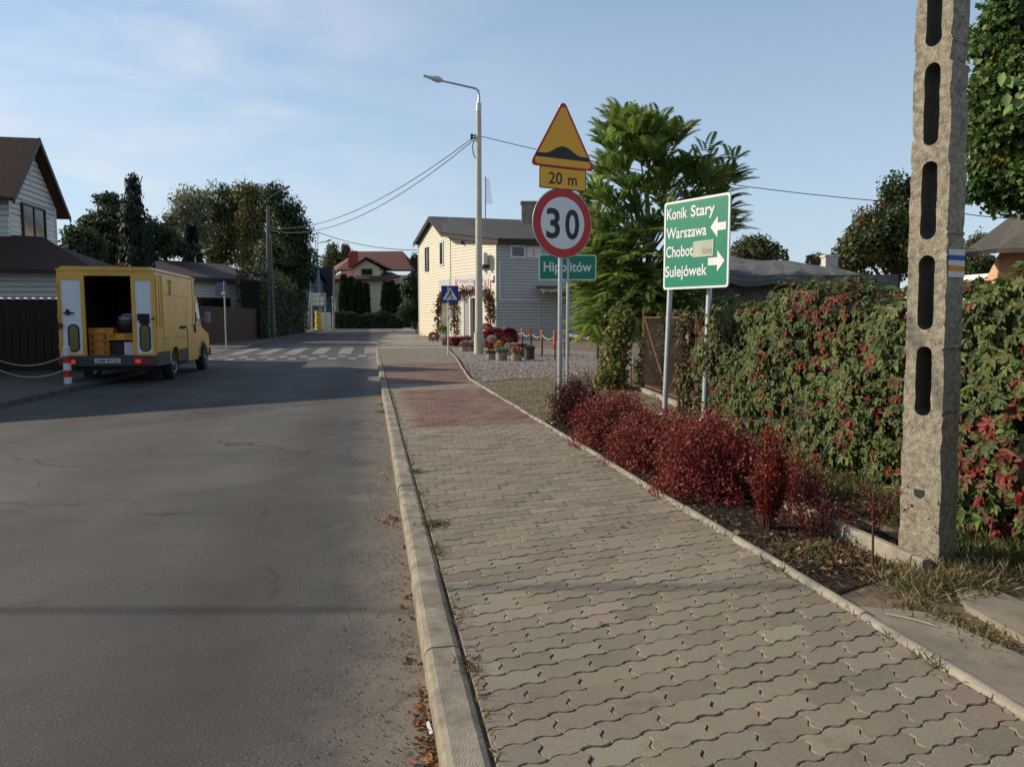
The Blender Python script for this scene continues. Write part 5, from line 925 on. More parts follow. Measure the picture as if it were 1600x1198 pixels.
# tree of heaven: pinnate fronds in rosettes
def ailanthus():
    bp = B(1015, 17.2, .05); t = thing('tree_of_heaven', 'feathery leaved tree of heaven rising behind the direction sign and rusty gate', 'tree', bp)
    tips = []
    for (x, y, rx, ry, k) in ((1000, 215, 75, 35, 26), (1010, 280, 95, 50, 42), (1112, 262, 46, 44, 22), (1000, 370, 85, 50, 44), (1110, 320, 50, 35, 20), (960, 430, 55, 50, 34), (1040, 430, 60, 45, 34), (945, 485, 36, 28, 18), (1000, 470, 55, 30, 24), (930, 330, 20, 60, 14), (985, 190, 45, 22, 14), (1035, 200, 40, 22, 12)):
        for _ in range(int(k*1.4)):
            a = rng.normal(size=3); a /= np.linalg.norm(a); a *= rng.random()**.33; tips.append(np.array(P(x+a[0]*rx*.95, y+18-a[2]*ry, 17.2+a[1]*1.3)))
    axis = np.array(B(1012, 17.2, 3.2)); Ps, Ds, Ns, Ls, Cs = [], [], [], [], []
    for tp in tips:
        o = tp-axis; o /= np.linalg.norm(o)+1e-6; nfr = rng.integers(5, 8); cb = pal(1, [(.15, .235, .045), (.21, .29, .06), (.11, .18, .036), (.27, .34, .085)], .08)[0]
        if rng.random() < .003: cb = np.array((.2, .1, .03))
        for j in range(nfr):
            a = 2*PI*j/nfr+rng.random(); d = np.array([math.cos(a), math.sin(a), .75+.7*rng.random()])+o*.9; d /= np.linalg.norm(d); ln = rng.uniform(.55, 1.0); m_ = 15; tt = np.linspace(.12, 1, m_)
            path = tp+d*(tt*ln)[:, None]+np.array([0, 0, -1])*(tt**2*ln*.42)[:, None]; tg = np.gradient(path, axis=0); tg = unit(tg); sd = unit(np.cross(tg, np.array([0, 0, 1.])+rng.normal(0, .1, 3))); up = np.cross(sd, tg)
            for s_ in (-1, 1):
                Ps.append(path); Ds.append(sd*s_*1.0+tg*.45+np.array([0, 0, -.35])); Ns.append(up+rng.normal(0, .12, up.shape)); Ls.append(.15*np.sin(PI*(.12+.8*tt))**.5*rng.uniform(.85, 1.1)); Cs.append(np.clip(cb*(1+rng.normal(0, .1, (m_, 1))), .005, 1))
    V, F, C = leafgeo(np.concatenate(Ps), np.concatenate(Ds), unit(np.concatenate(Ns)), np.concatenate(Ls), np.concatenate(Ls)*.155, np.concatenate(Cs), fold=.2); npmesh('crown', V, F, leafmat('frond', .45), t, C)
    m = trunk_geo(bp, [tuple(B(1010, 17.2, 5.6))]+[tuple(q) for q in tips[::9]], .1, 30, .03); m.obj('trunk', mat('grey_bark', (.13, .12, .1), .9, .25, 8), t, True)
ailanthus()
# creeper covered fence
def creeper():
    t = thing('creeper_hedge', 'fence thickly covered in green and crimson Virginia creeper beside the bed', 'hedge', (fx(5.5), 5.5, .06)); n = 9000
    y = np.concatenate([rng.uniform(3.2, 10.1, int(n*.8)), rng.uniform(-.3, 3.4, n-int(n*.8))]); top = 1.60+.06*np.sin(y*2.1)+.05*np.sin(y*5.3+1)+.1*np.exp(-((y-6.7)/.9)**2)-.12*np.exp(-((y-10.6)/.8)**2)
    z = rng.random(n)*top; tp = rng.random(n) < .16; z = np.where(tp, top*rng.uniform(.95, 1.06, n), z); bulge = .1*np.sin(y*3.1+z*4)+.07*np.sin(y*6.7-z*5); xo = np.where(tp, rng.uniform(-.2, .3, n), -.22-bulge*.6+rng.normal(0, .045, n))
    z = np.maximum(z, .06+.05*rng.random(n)); ft = fx(y); x = ft+xo
    red = .08+.3*np.clip(np.sin(y*1.7+z*2.2+.6)*.5+np.sin(y*4.1-z*3)*.5, 0, 1)+.25*(y < 3.9)+.16*np.clip((z-1.3)*3, 0, 1)*(y < 8); nz_ = np.sin(y*1.9+z*1.3+.4)+.8*np.sin(y*3.7-z*2.9+1.2)+.6*np.sin(y*7.1+z*6.3); red = np.clip((nz_-.75+.9*(y < 3.7)+.5*np.clip((z-1.35)*4, 0, 1)*(y < 7.5)-.3*(y > 7.5))*.7, .13, .62); isr = rng.random(n) < red
    g = pal(n, [(.07, .105, .022), (.10, .135, .032), (.05, .075, .018), (.13, .155, .045)], .12); r_ = pal(n, [(.16, .018, .014), (.12, .04, .018), (.17, .075, .028), (.11, .065, .028), (.20, .03, .02)], .12); C = np.where(isr[:, None], r_, g)
    ow = unit(np.c_[-1+.5*tp, rng.normal(0, .35, n)-.1, .35+tp*.9+rng.normal(0, .25, n)]); dn = unit(np.c_[rng.normal(-.25, .2, n), rng.normal(0, .35, n), -1+.8*tp]); parts = []
    sd = unit(np.cross(dn, ow)); Ln = rng.uniform(.04, .088, n)*np.where(y < 5, 1.15, 1.)
    for k, (a, sc) in enumerate(((0, 1.), (38, .9), (-38, .9), (80, .65), (-80, .65))):
        D = dn*math.cos(R(a))+sd*math.sin(R(a))+rng.normal(0, .08, (n, 3)); parts.append(leafgeo(np.c_[x, y, z]+ow*.02, D, unit(ow+rng.normal(0, .2, (n, 3))), Ln*sc, Ln*sc*.26, C*(1+rng.normal(0, .06, (n, 1))), True, .35))
    V, F, C = cat_geo(parts); npmesh('foliage', V, F, LEAF, t, np.clip(C, .004, 1))
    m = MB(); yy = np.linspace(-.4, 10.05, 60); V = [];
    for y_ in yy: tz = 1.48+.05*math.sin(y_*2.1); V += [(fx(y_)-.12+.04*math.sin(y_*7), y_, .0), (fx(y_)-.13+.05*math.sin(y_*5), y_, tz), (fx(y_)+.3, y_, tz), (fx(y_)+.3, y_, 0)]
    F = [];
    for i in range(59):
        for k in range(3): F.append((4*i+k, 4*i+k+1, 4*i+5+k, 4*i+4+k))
    F += [(0, 1, 2, 3), (239, 238, 237, 236)]; m.add(V, F); m.obj('stems', mat('creeper_core', (.014, .016, .008), .95, .5, 14, 1., 22), t)  # dark backing body under the leaves; darkens the holes between them
    # trailing shoots along the top
    m = MB()
    for _ in range(40): y_ = rnd.uniform(1, 10.5); p = Vector((fx(y_)-.05, y_, 1.55)); m.tube([p, p+Vector((rnd.uniform(-.2, .1), rnd.uniform(-.15, .15), rnd.uniform(.05, .2)))], [.005, .002], 4)
    m.obj('shoots', mat('shoot', (.10, .04, .025), .8), t) if 0 else None
creeper()
# barberries
stem = mat('barberry_stem', (.09, .035, .025), .85, .2, 20)
def barberry(label, px, py, d, wdt, h, n, cols, spread=1., twigs=60, ls=.024, stray=.05, dome=0.):
    bp = G(px, py, .08) if d is None else B(px, d, .08); bp.z = .08; t = thing('barberry_bush', label, 'bush', bp, 'red barberry bushes in the bed'); b0 = np.array(bp)
    a = rng.random(twigs)*2*PI; rr = np.sqrt(rng.random(twigs)); e = np.c_[np.cos(a)*rr*wdt/2*spread*rng.uniform(.8, 1.35, twigs), np.sin(a)*rr*wdt/2*spread*rng.uniform(.8, 1.35, twigs), h*(1-.45*rr**2)*rng.uniform(.6, 1.14, twigs)]; s0 = np.c_[np.cos(a)*rr, np.sin(a)*rr, 0*a]*wdt*.16
    k = rng.integers(0, twigs, n); tt = rng.uniform(.12, 1., n)**.8; curve = np.array([0, 0, 1])*(np.sin(tt*PI)*.1*h)[:, None]; Pn = b0+s0[k]*(1-tt)[:, None]+e[k]*tt[:, None]+curve*.5+rng.normal(0, stray, (n, 3))*(.35+.65*tt)[:, None]
    if dome:
        q = rng.random(n) < dome; o = ball(n, .25); o[:, 2] = np.abs(o[:, 2]); lump = 1+.2*np.sin(o[:, 0]*5+px)*np.sin(o[:, 1]*4+o[:, 2]*4+px*.3)+.08*np.sin(o[:, 0]*13+o[:, 2]*11)
        dm = b0+o*np.array([wdt*.54, wdt*.54, h*.96])*lump[:, None]+rng.normal(0, .02, (n, 3)); Pn = np.where(q[:, None], dm, Pn)
    Pn[:, 2] = np.maximum(Pn[:, 2], .1); s_ = ls*rng.uniform(.7, 1.35, n); tc_ = pal(twigs, cols, .16)
    V, F, C = leafgeo(Pn, unit(e[k])+rng.normal(0, .6, (n, 3)), unit(rng.normal(0, .7, (n, 3))+np.array([-.5, -.2, .7])), s_, s_*.33, np.clip(tc_[k]*(1+rng.normal(0, .22, (n, 1))), .004, 1)); npmesh('foliage', V, F, LEAF, t, C)
    m = MB()
    for i in range(0, twigs, 1): p0 = Vector(b0+s0[i]-np.array([0, 0, .03])); p1 = Vector(b0+e[i]); m.tube([p0, p0.lerp(p1, .5)+Vector((0, 0, .05*h)), p1], [.005, .0035, .0015], 4, False)
    m.obj('stems', stem, t); return t
RB = [(.20, .026, .027), (.33, .042, .042), (.13, .022, .02), (.24, .07, .038), (.13, .048, .03)]
barberry('darkest barberry bush, round, at the far end by the 30 sign post', 901, 0, 9.5, .72, .62, 9000, [(.06, .016, .014), (.085, .02, .017), (.045, .014, .01)], 1., 70, .026, .05, .62)
barberry('wide bright red barberry left of the direction sign posts', 963, 0, 7.9, .92, .6, 12000, RB, 1.05, 80, .026, .05, .62)
barberry('middle red barberry below the left post of the direction sign', 1024, 0, 6.75, .78, .54, 10000, RB, 1.05, 70, .025, .045, .62)
barberry('largest red barberry below the right post of the direction sign', 1108, 0, 5.75, .82, .62, 15000, RB, 1.05, 90, .024, .045, .62)
barberry('narrow upright columnar red barberry standing alone', 1208, 0, 4.75, .24, .66, 6500, [(.22, .03, .02), (.17, .024, .018), (.12, .016, .014), (.24, .065, .025)], .85, 46, .022, .022)
barberry('thin sparse barberry just behind the columnar one', 1255, 0, 5.15, .30, .5, 1500, RB, 1., 26, .022, .03)
barberry('small thin twiggy red barberry nearest to the concrete edging', 1290, 0, 4.55, .34, .36, 900, [(.18, .05, .025), (.14, .025, .018)], 1.2, 22, .02, .03)
tp = G(1364, 888, .08); t_ = thing('sapling', 'bare spindly sapling with few reddish leaves before the concrete pole', 'sapling', tp); m = MB(); tops = []
m.tube([tp-Vector((0, 0, .05)), tp+Vector((-.01, 0, .22)), tp+Vector((.0, .02, .42))], [.008, .006, .004], 6)
for _ in range(22): a = tp+Vector((0, .01, rnd.uniform(.18, .42))); e_ = a+Vector((rnd.uniform(-.16, .16), rnd.uniform(-.14, .14), rnd.uniform(.06, .24))); tops.append((a, e_)); m.tube([a, e_], [.003, .001], 4)
m.obj('stem', stem, t_); n = 420; k = rng.integers(0, 22, n); tt = rng.random((n, 1)); Pn = np.array([tops[i][0] for i in k])*(1-tt)+np.array([tops[i][1] for i in k])*tt; V, F, C = leafgeo(Pn, rng.normal(size=(n, 3)), unit(rng.normal(size=(n, 3))), .018, .006, pal(n, [(.10, .03, .02), (.14, .035, .025)], .2)); npmesh('leaves', V, F, LEAF, t_, C)
# ------------------------------------------------------------------ right side: shed, peach house, white wall, rusty gate, overgrown fence
shd = thing('shed', 'long low shed with a sagging grey felt roof and dirty block walls behind the creeper', 'shed', B(1260, 20))
a0, a1 = P(1128, 402, 22), P(1255, 410, 21); a2 = P(1400, 437, 19); e0, e1 = P(1090, 432, 16.5), P(1402, 446, 15.8)
felt = mat('grey_felt', (.11, .108, .10), .9, .35, 1.6, .5, 14)
m = MB(); V = []; nx = 12
for i in range(nx+1):
    t = i/nx; r = (a0.lerp(a1, t*2) if t < .5 else a1.lerp(a2, t*2-1)); e = e0.lerp(e1, t)+Vector((0, 0, .04*math.sin(t*17)))
    for k in range(4): p = r.lerp(e, k/3); V.append(p+Vector((0, 0, .03*math.sin(i*1.7+k*2))))
m.add(V, [(4*i+k, 4*i+k+1, 4*i+k+5, 4*i+k+4) for i in range(nx) for k in range(3)])
for i in range(nx): p, q = V[4*i+3], V[4*i+7]; m.poly([p, q, q-Vector((0, 0, .12)), p-Vector((0, 0, .12))])
p = [P(1100, 400, 25), V[0], V[4*nx], P(1400, 437, 23)]; m.poly([V[0], V[4*(nx//2)], P(1255, 414, 25), P(1128, 408, 26)]); m.poly([V[4*(nx//2)], V[4*nx], P(1404, 440, 23), P(1255, 414, 25)])
m.obj('roof', felt, shd)
m = MB(); f = wframe(B(1092, 17.1), B(1400, 16.4)-B(1092, 17.1), -Vector((cF.x, cF.y, 0))); ln = (B(1400, 16.4)-B(1092, 17.1)).length; zt = P(1240, 441, 16.8).z
fbox(m, f, 0, ln, 0, zt+.15, -.25, 0); 
for i in range(9): fbox(m, f, i*ln/9+.02, (i+1)*ln/9-.02, zt-.42, zt-.25, 0, .012+.01*(i % 3))
m.obj('wall', mat('dirty_block', (.13, .12, .105), .95, .55, 2.5, .6, 18), shd)
m = MB(); fbox(m, f, ln-.9, ln-.3, .2, zt-.05, 0, .03); m.obj('door', mat('shed_door', (.05, .05, .05), .8), shd)
m = MB(); q = P(1296, 410, 20.5); m.box(q, (.34, .3, .28), -PSI); m.box(q+Vector((0, 0, .17)), (.4, .36, .06), -PSI); m.obj('vent_stack', mat('vent_white', (.5, .5, .46), .8), shd)
ph = thing('house', 'peach rendered cottage with a broad grey brown roof at the right edge', 'house', B(1620, 19)); peach = mat('peach_render', (.60, .34, .20), .9, .08, 3, .15, 40); froof = mat('old_shingle', (.10, .085, .065), .92, .28, 9, .5, 40)
w0, w1 = B(1556, 17), B(1760, 15.6); f = wframe(w0, w1-w0, -Vector((cF.x, cF.y, 0))); ln = (w1-w0).length; zt = P(1556, 396, 17).z
m = MB(); m.prism([w0, w1, w1+cF*6+cR*5, w0+cF*6+cR*3.4], (0, 0, zt)); m.obj('wall', peach, ph)
m = MB(); m.prism([P(1503, 402, 16.4), P(1556, 395.5, 16.1), P(1800, 388, 14.6), P(1800, 250, 19), P(1612, 322, 19.5), P(1596, 331, 19.2)], (0, 0, .1)); m.prism([P(1503, 402, 16.4), P(1596, 331, 19.2), P(1560, 395, 23)], (0, 0, .08)); m.obj('roof', froof, ph)
wa, wb = B(1498, 24), B(1556, 22.5); m = MB(); m.prism([wa, wb, wb+Vector((.1, .3, 0)), wa+Vector((.1, .3, 0))], (0, 0, P(1530, 428, 23).z)); tag(base(m.obj('garden_wall', mat('white_wall', (.72, .72, .68), .8, .05, 3))), 'plain white wall joining the peach cottage right of the pole', 'wall')
tree('leafy_shrub', 'small leafy shrub against the white wall right of the pole', B(1530, 19, .0), blobs_px(19, [(1530, 452, 22, 12), (1516, 458, 12, 10)]), 420, .16, [(.03, .05, .012), (.05, .075, .02)], .03, .12, .3, cat='shrub')
# rusty gate with wire mesh
rust = mat('rust', (.10, .038, .018), .85, .35, 14, .4, 60, tint=(.16, .075, .04)); gt = thing('rusty_gate', 'rusty tube framed gate filled with wire mesh beside the overgrown fence', 'gate', (fx(12), 12, .08))
def gp_(y, z): return Vector((fx(y)-.12, y, z))
y0, y1, ym = 13.55, 10.05, 11.8; gz = 1.5
for y in (y0, ym, y1): m = MB(); m.tube([gp_(y, 0), gp_(y, gz+(.1 if y == y0 else 0))], .035 if y == y0 else .025, 8); m.obj('post', rust, gt)
for (ya_, yb2) in ((y0-.06, ym+.04), (ym-.04, y1+.05)):
    m = MB(); m.tube([gp_(ya_, .18), gp_(ya_, gz-.03), gp_(yb2, gz-.03), gp_(yb2, .18), gp_(ya_, .18)], .02, 6)
    m.tube([gp_(ya_, gz-.05), gp_(yb2, .2)] if ya_ > ym else [gp_(ya_, .2), gp_(yb2, gz-.05)], .018, 6); m.obj('leaf_frame', rust, gt)
m = MB(); st_ = .075; wd = y0-y1
k = -int(gz/st_)
while k*st_ < wd:
    for sg_ in (1, -1):
        s0, s1 = max(0, k*st_), min(wd, k*st_+gz-.2)
        if s1 > s0:
            za_, zb2 = .18+(s0-k*st_), .18+(s1-k*st_)
            if sg_ < 0: za_, zb2 = gz-.02-(za_-.18), gz-.02-(zb2-.18)
            m.tube([gp_(y0-s0, za_), gp_(y0-s1, zb2)], .0035, 3, False)
    k += 1
m.obj('wire_mesh', mat('rust_wire', (.07, .04, .025), .8, .3), gt)
m = MB(); m.tube([gp_(y0-.02, .95)+Vector((-.04, 0, 0)), gp_(y0-.1, .8)+Vector((-.05, 0, 0)), gp_(y0+.02, .7)+Vector((-.04, 0, 0))], .012, 5); m.obj('chain', mat('dull_steel', (.12, .12, .12), .5), gt)
# lean plinth under the gate
kerb_run('fence_plinth', [(fx(13.6)-.18, 13.6), (fx(9.5)-.2, 9.4)], .1, .14, 2., .015, matl=edg)
# overgrown fence beyond the gate, and thicket behind it
def thicket(name, label, pts, n, ls, cols, cat, wts=None, droop=.5):
    t = thing(name, label, cat, tuple(np.mean([p[0] for p in pts], 0))); w_ = np.array([np.prod(p[1])**.67 for p in pts]); k = rng.choice(len(pts), n, p=w_/w_.sum()); c_ = np.array([p[0] for p in pts])[k]; r_ = np.array([p[1] for p in pts])[k]
    Pn = c_+ball(n, .4)*r_; Pn[:, 2] = np.maximum(Pn[:, 2], .1); s_ = ls*rng.uniform(.5, 1.3, n); cl = pal(n, cols, .2, wts); V, F, C = leafgeo(Pn, rng.normal(0, .7, (n, 3))+np.array([0, 0, -droop]), unit(rng.normal(0, .6, (n, 3))+np.array([-.7, -.3, .6])), s_, s_*.33, cl, True); npmesh('foliage', V, F, LEAF, t, C)
    m = MB()
    for i in range(26): q = Vector(Pn[i]); m.tube([Vector((q.x+rnd.uniform(-.1, .1), q.y, .0)), q], [.01, .004], 4)
    m.obj('stems', bark, t); return t
def pb_(x, y, d, rx, ry, rd): p = np.array(P(x, y, d)); return (p, np.array([rx*d/FPX, rd, ry*d/FPX]))
thicket('overgrown_fence', 'old fence smothered in mixed yellow green climbers left of the rusty gate', [pb_(964, 545, 14.6, 22, 60, .3), pb_(955, 592, 14.4, 26, 20, .3), pb_(978, 505, 14.6, 14, 30, .3), pb_(945, 575, 15, 9, 40, .25), pb_(968, 490, 14.8, 20, 14, .3)], 2900, .1, [(.12, .16, .035), (.085, .12, .03), (.26, .22, .045), (.22, .10, .03), (.06, .08, .025)], 'fence', [.3, .24, .26, .12, .08])
thicket('bush', 'tangle of green and dry growth seen through the gate mesh', [pb_(1035, 560, 15.4, 40, 60, .5), pb_(1060, 520, 13.5, 22, 46, .3), pb_(1010, 585, 15.5, 20, 40, .4)], 3200, .09, [(.05, .075, .02), (.07, .095, .025), (.16, .13, .07), (.035, .05, .015)], 'bush', [.35, .25, .2, .2])
thicket('bush', 'dry creeper curtain hanging on the fence between gate and green hedge', [pb_(1072, 520, 10.9, 14, 34, .2), pb_(1068, 590, 10.9, 12, 40, .2)], 1100, .075, [(.17, .13, .06), (.10, .10, .03), (.12, .06, .03)], 'bush')
tree('dark_tree', 'dark leafy mass under the tree of heaven behind the gate', B(1040, 20), blobs_px(20, [(1000, 470, 60, 50), (1050, 470, 50, 45), (960, 440, 30, 60)]), 5200, .17, DG+[(.04, .06, .02)], .1, .2)
# ------------------------------------------------------------------ flowers in front of the shop
potm = mat('planter_concrete', (.26, .24, .18), .92, .3, 10, .5, 50); potd = mat('planter_dark', (.07, .065, .06), .9, .3, 6)
def pot_plant(label, px, py, wpx, hpx, cols, potpx=0, d=None, potmat=None, group='flowers set out by the shop', name='potted_flowers', leafy=.3, z=.08):
    """px, py: foot in the photo; wpx, hpx: size of the plant; potpx: visible height of its pot"""
    bp = G(px, py, z) if d is None else B(px, d, z); dd = (bp-Vector((0, 0, H))).dot(cF); s_ = dd/FPX; t = thing(name, label, 'flowers', bp, group); w_ = wpx*s_/2*1.15; hpx *= 1.15; ph_ = potpx*s_
    if potpx:
        m = MB(); n_ = 28; r0 = w_*.95; prof = [(r0*.92, 0), (r0, ph_*.12), (r0, ph_*.9), (r0*.96, ph_), (r0*.8, ph_), (r0*.78, ph_*.9)]
        o_ = len(m.v); m.lathe(bp, prof, n_); ctr = Vector(bp)
        for i in range(len(m.v)):                                   # ribbed side
            if (i % n_) % 2: v = Vector(m.v[i]); q = Vector((v.x-ctr.x, v.y-ctr.y, 0)); v -= q*.05; m.v[i] = tuple(v)
        m.obj('pot', potmat or potm, t)
    h_ = hpx*s_; c_ = np.array([bp.x, bp.y, bp.z+ph_+h_*.45]); n = int(260+900*min(1, (wpx*hpx)/400)); o = ball(n, .2); o[:, 2] = np.where(o[:, 2] < -.5, -o[:, 2], o[:, 2]); Pn = c_+o*np.array([w_, w_, h_*.55]); ls = .05+.09*w_
    gm = rng.random(n) < leafy*(1.2-o[:, 2]); C = np.where(gm[:, None], pal(n, [(.04, .06, .015), (.06, .08, .02)], .15), pal(n, cols, .15)); sz = ls*rng.uniform(.6, 1.2, n)
    V, F, C = leafgeo(Pn, unit(o)+rng.normal(0, .6, (n, 3)), unit(o+rng.normal(0, .35, (n, 3))), sz, sz*.42, C); npmesh('blooms', V, F, LEAF, t, C); return t
RED, DR, WH, YE, PK, GN = [(.42, .02, .03), (.3, .015, .025)], [(.16, .01, .02), (.22, .015, .03)], [(.6, .58, .5), (.55, .5, .38)], [(.6, .36, .03), (.6, .45, .08)], [(.5, .2, .24), (.45, .28, .3)], [(.12, .2, .02), (.16, .24, .03)]
pot_plant('round ball of dark red and pink flowers leftmost by the shop corner', 678, 534, 14, 13, DR+PK, 0, leafy=.1)
pot_plant('bright green rounded dwarf conifer by the shop window', 692, 534, 15, 22, GN, 0, leafy=.1, name='green_shrub')
pot_plant('cushion of white flowers before the green dwarf conifer', 695, 538, 15, 13, WH, 0, leafy=.12)
pot_plant('pink cushion behind the crossing sign post', 697.5, 541, 10, 11, PK+RED, 0, leafy=.15)
for i, (x, lb_) in enumerate(((706, 'left end of the low row of red heather below the shop window'), (714, 'middle of the low row of red heather below the shop window'), (721, 'right end of the low row of red heather below the shop window'))): pot_plant(lb_, x, 542, 12, 13, RED+[(.3, .12, .05)], 0, leafy=.3)
pot_plant('rusty orange and olive cushion before the shop door', 729, 541, 16, 14, [(.3, .2, .06), (.2, .2, .06)], 0, leafy=.3)
pot_plant('pink flowers in a pale low pot left of the tall lamp', 726, 549, 13, 7, PK, 7, leafy=.25)
pot_plant('white and purple flowers in a pot touching the tall lamp', 737, 548, 13, 9, WH+PK, 5, leafy=.35)
pot_plant('red flowers high on the display right of the tall lamp', 761, 537, 14, 10, RED+PK, 20, leafy=.1, potmat=potd)
pot_plant('cream and yellow flowers on the back of the display', 768, 537, 15, 10, WH+YE, 15, leafy=.2, potmat=potd)
pot_plant('crimson flowers at mid height right of the tall lamp', 762, 543, 14, 10, RED+DR, 15, leafy=.15, potmat=potd)
pot_plant('large dark red chrysanthemum left of the slim posts', 776, 543, 20, 18, DR, 9, leafy=.12, potmat=potd)
pot_plant('pinkish white flowers above the small ribbed planter', 769, 545, 12, 10, PK+WH, 9, leafy=.2, potmat=potd)
pot_plant('red flowers in the small ribbed planter beside the tall lamp', 767, 553, 14, 6, RED, 9, leafy=.15)
pot_plant('low ribbed planter of pale leaves nearest to the tall lamp', 767, 562, 13, 4, [(.3, .28, .2), (.15, .17, .07)], 10)
pot_plant('orange yellow pansies in a pale planter behind the front row', 781, 555, 14, 8, YE, 11, leafy=.15)
pot_plant('wide ribbed planter with silvery leaves in the middle of the front row', 783.5, 563, 16, 4, [(.4, .4, .38), (.25, .26, .2)], 13)
pot_plant('large deep red chrysanthemum bush in a tall ribbed planter', 796, 555, 22, 21, DR+[(.3, .01, .03)], 17, leafy=.06)
pot_plant('red yellow and white flowers in the right hand front planter', 807, 564, 16, 9, RED+YE+WH, 10, leafy=.2)
pot_plant('tall dark ribbed planter at the right end of the display', 827, 562, 15, 3, [(.12, .12, .1)], 17, potmat=potd)
pot_plant('dark ribbed planter half hidden behind the right front planter', 815, 558, 14, 3, DR, 16, potmat=potd)
pot_plant('ivory vase of reeds beside the shop door', 764, 533, 9, 14, [(.5, .38, .2), (.4, .3, .16)], 8, leafy=0)
# dry vine garlands round the window and the door
def garland(label, pts, n, rad=.14):
    path = [Vector(p) for p in pts]; t = thing('vine_garland', label, 'garland', path[0], 'dry vine garlands on the shop'); k = rng.integers(0, len(path)-1, n); tt = rng.random(n); Pn = np.array([path[i].lerp(path[i+1], u_) for i, u_ in zip(k, tt)])+rng.normal(0, rad, (n, 3)); s_ = rng.uniform(.12, .26, n)
    V, F, C = leafgeo(Pn, rng.normal(0, .4, (n, 3))+np.array([0, 0, -.8]), unit(rng.normal(0, .5, (n, 3))+np.array([-.5, -.8, .2])), s_, s_*.28, pal(n, [(.13, .045, .02), (.09, .035, .02), (.2, .09, .04), (.07, .06, .02)], .2)); npmesh('leaves', V, F, LEAF, t, C); m = MB(); m.tube(path, .05, 6); m.obj('stem', bark, t)
def wallp(f, px, py, out=.2): q = f[0]+f[1]*fa_x(f, px)+f[3]*out; q.z = fa_z(f, px, py); return q
garland('dry brown vine hanging left of the shop window', [wallp(fA, 688, 515), wallp(fA, 688.5, 490), wallp(fA, 690, 468), wallp(fA, 698, 460)], 420)
garland('dry brown vine between the shop window and the door', [wallp(fA, 699, 458), wallp(fB, 708, 458), wallp(fB, 713, 480), wallp(fB, 714, 520)], 620, .16)
garland('dry brown vine arching over and right of the shop door', [wallp(fB, 716, 462), wallp(fB, 730, 455), wallp(fB, 748, 453), wallp(fB, 765, 458), wallp(fB, 770, 475), wallp(fB, 770, 500)], 900, .16)
# ------------------------------------------------------------------ grass, litter, weeds, mulch
def blades(name, pts, hts, cols, wd=.006, lean=.5, parent=None):
    n = len(pts); D = rng.normal(0, lean, (n, 3)); D[:, 2] = 1; V, F, C = leafgeo(np.array(pts), D, unit(rng.normal(0, 1, (n, 3))*np.array([1, 1, .1])), hts, wd, pal(n, cols, .2), fold=.0); return tag(npmesh(name, V, F, LEAF, None, C), kind='stuff')
pts = []
while len(pts) < 14000:
    y = rnd.uniform(2.2, 8.5); x = rnd.uniform(3.3, fx(y)+.1) if rnd.random() < .8 else rnd.uniform(3.4, 5)
    if x > 3.36+(y-4.5)*.06+.03 and not (y < 3.5 and x < 3.2): pts.append((x, y, .08))
blades('grass', pts, rng.uniform(.03, .1, len(pts)), [(.05, .075, .015), (.07, .095, .02), (.13, .12, .04), (.2, .16, .08)], .0045)
pts = []
for _ in range(3000):
    p = G(rnd.gauss(1480, 50), rnd.gauss(905, 13), .09); pts.append((p.x, p.y, .085))
blades('grass', pts, rng.uniform(.03, .11, len(pts)), [(.26, .2, .1), (.2, .15, .07), (.09, .1, .03), (.3, .24, .13)], .0035, 1.3)
pts = []
for _ in range(1500):
    p = (lambda u: G(1400+170*u+rnd.gauss(0, 14), 935+75*u+rnd.gauss(0, 9), .1))(rnd.random()); q = G(rnd.gauss(1280, 50), rnd.gauss(862, 14), .09); w_ = p if rnd.random() < .45 else q; pts.append((w_.x, w_.y, .085))
blades('grass', pts, rng.uniform(.02, .07, len(pts)), [(.24, .18, .09), (.09, .1, .03), (.17, .12, .06)], .004, 1.2)
pts = []
for _ in range(3000):
    p = G(rnd.uniform(760, 935), 592+75*rnd.random(), .08)
    if p.x > xr(p.y)+.08: pts.append((p.x, p.y, .075))
for _ in range(1800): p = G(rnd.gauss(960, 18), rnd.gauss(612, 8), .08); pts.append((p.x, p.y, .075))
blades('grass', pts, rng.uniform(.02, .07, len(pts)), [(.2, .16, .08), (.13, .12, .045), (.25, .2, .1), (.08, .09, .03)], .006, 1.0)
# mulch chips and fallen leaves lying on the bed
n = 9000; y = rng.uniform(3.4, 9.4, n); x = 2.24+rng.random(n)*np.where(y < 4.5, 1.0, 1.15+(y-4.5)*.08); Pn = np.c_[x, y, .08+rng.random(n)*.015]; s_ = rng.uniform(.01, .035, n)
V, F, C = leafgeo(Pn, rng.normal(size=(n, 3))*np.array([1, 1, .35]), unit(rng.normal(0, .45, (n, 3))+np.array([0, 0, 1])), s_, s_*.3, pal(n, [(.03, .018, .012), (.06, .035, .02), (.13, .08, .045), (.02, .014, .011), (.26, .17, .09)], .2, [.26, .28, .24, .1, .12])); tag(npmesh('mulch_debris', V, F, LEAF, None, C), kind='stuff')
def fallen(n, xy, cols, ls=(.025, .06), z=.1):
    Pn = np.array([(p[0], p[1], p[2] if len(p) > 2 else z) for p in xy]); n = len(Pn); s_ = rng.uniform(*ls, n); V, F, C = leafgeo(Pn, rng.normal(size=(n, 3))*np.array([1, 1, .15]), unit(rng.normal(0, .3, (n, 3))+np.array([0, 0, 1])), s_, s_*.36, pal(n, cols, .18), True, .5); return tag(npmesh('fallen_leaves', V, F, LEAF, None, C), kind='stuff')
xy = []
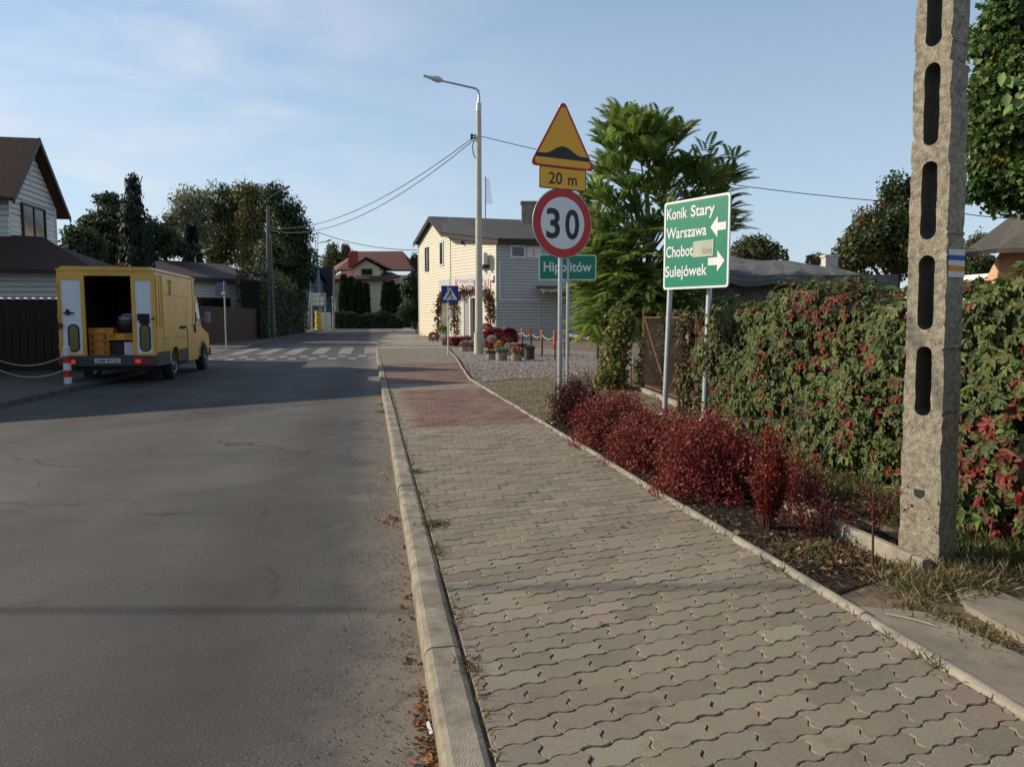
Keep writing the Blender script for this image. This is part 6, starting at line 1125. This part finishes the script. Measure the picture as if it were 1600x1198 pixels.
for (x, y, sx_, sy_, k) in ((1120, 800, 60, 22, 45), (1230, 855, 60, 22, 60), (1330, 885, 40, 14, 40), (1000, 735, 60, 20, 26)):
    for _ in range(k): p = G(rnd.gauss(x, sx_), rnd.gauss(y, sy_), .095); xy.append((p.x, p.y, .097)) if p.x > 2.25 else None
fallen(0, xy, [(.26, .16, .09), (.34, .22, .13), (.2, .09, .05), (.16, .08, .04)])
xy = []
for (x, y, sx_, sy_, k) in ((668, 1130, 14, 40, 60), (690, 1180, 16, 14, 26), (609, 815, 9, 5, 26), (602, 742, 5, 8, 12), (637, 995, 8, 80, 26), (596, 688, 4, 20, 8)):
    for _ in range(k): p = G(rnd.gauss(x, sx_), rnd.gauss(y, sy_), .004); xy.append((min(p.x, .18), p.y, .008))
for _ in range(26): xy.append((rnd.uniform(.4, 2.1), rnd.uniform(2.2, 12), .108))
fallen(0, xy, [(.22, .11, .05), (.28, .17, .08), (.3, .1, .04), (.15, .07, .03)], (.015, .045))
# weeds in the joint between kerb and paving and grit in the gutter
pts = []; 
for (x, y, k, sx_) in ((.37, 6.45, 140, .05), (.37, 5.6, 60, .03), (.4, 5.25, 60, .08), (.38, 4.75, 220, .05), (.37, 4.2, 40, .02), (.37, 3.3, 30, .02), (.36, 2.75, 60, .03), (.18, 11.6, 160, .05), (.19, 12.6, 120, .04), (.185, 2.35, 60, .02), (2.14, 2.45, 40, .02), (2.13, 3.6, 60, .03)):
    for _ in range(k): pts.append((x+rnd.gauss(0, sx_), y+rnd.gauss(0, .06), .1 if .2 < x else .0))
for _ in range(700): pts.append((.355+rnd.gauss(0, .006), rnd.uniform(2, 14), .095))
for _ in range(500): pts.append((2.145+rnd.gauss(0, .006), rnd.uniform(2, 13), .098))
blades('weeds', pts, rng.uniform(.012, .07, len(pts)), [(.10, .10, .03), (.2, .14, .06), (.16, .09, .04), (.07, .09, .02)], .003, 1.1)
n = 5200; gx = .19-np.abs(rng.normal(0, .2, n)); gy = rng.uniform(1.8, 15, n); s_ = rng.uniform(.002, .006, n)[:, None]
V = (np.c_[gx, gy, np.full(n, .004)][:, None, :]+OCT[None]*s_[:, :, None]*rng.uniform(.6, 1.3, (n, 5, 1))).reshape(-1, 3)
i = np.arange(n)[:, None]*5; F = np.concatenate([i+np.array([[a, (a+1) % 4, 4]]) for a in range(4)]); tag(npmesh('grit', V, F, LEAF, None, np.repeat(pal(n, [(.2, .17, .13), (.3, .26, .2), (.1, .09, .075), (.16, .12, .085)], .15), 5, 0)), kind='stuff')
# scrap of white paper in the gutter, a straw on the slab
p = G(671, 1138, .006); m = MB(); m.box(p+Vector((0, 0, .004)), (.012, .085, .004), .1); tag(base(m.obj('paper_scrap', wht)), 'white strip of paper lying in the gutter by the kerb', 'litter')
a, c_ = G(1383, 958, .115), G(1466, 978, .115); m = MB(); m.tube([a, a.lerp(c_, .5)+Vector((0, 0, .006)), c_], .0025, 5); tag(base(m.obj('straw', mat('straw', (.5, .4, .24), .8))), 'single dry straw lying on the concrete slab', 'straw')
# an unseen high wire added for its shadow, which softly crosses road and pavement in front of the camera
q = Vector((-10.8, 8.2, 6.0)); wire([q-cR*9, q+cR*17], .15, 'unseen wire high above the road, added for its shadow', .02)
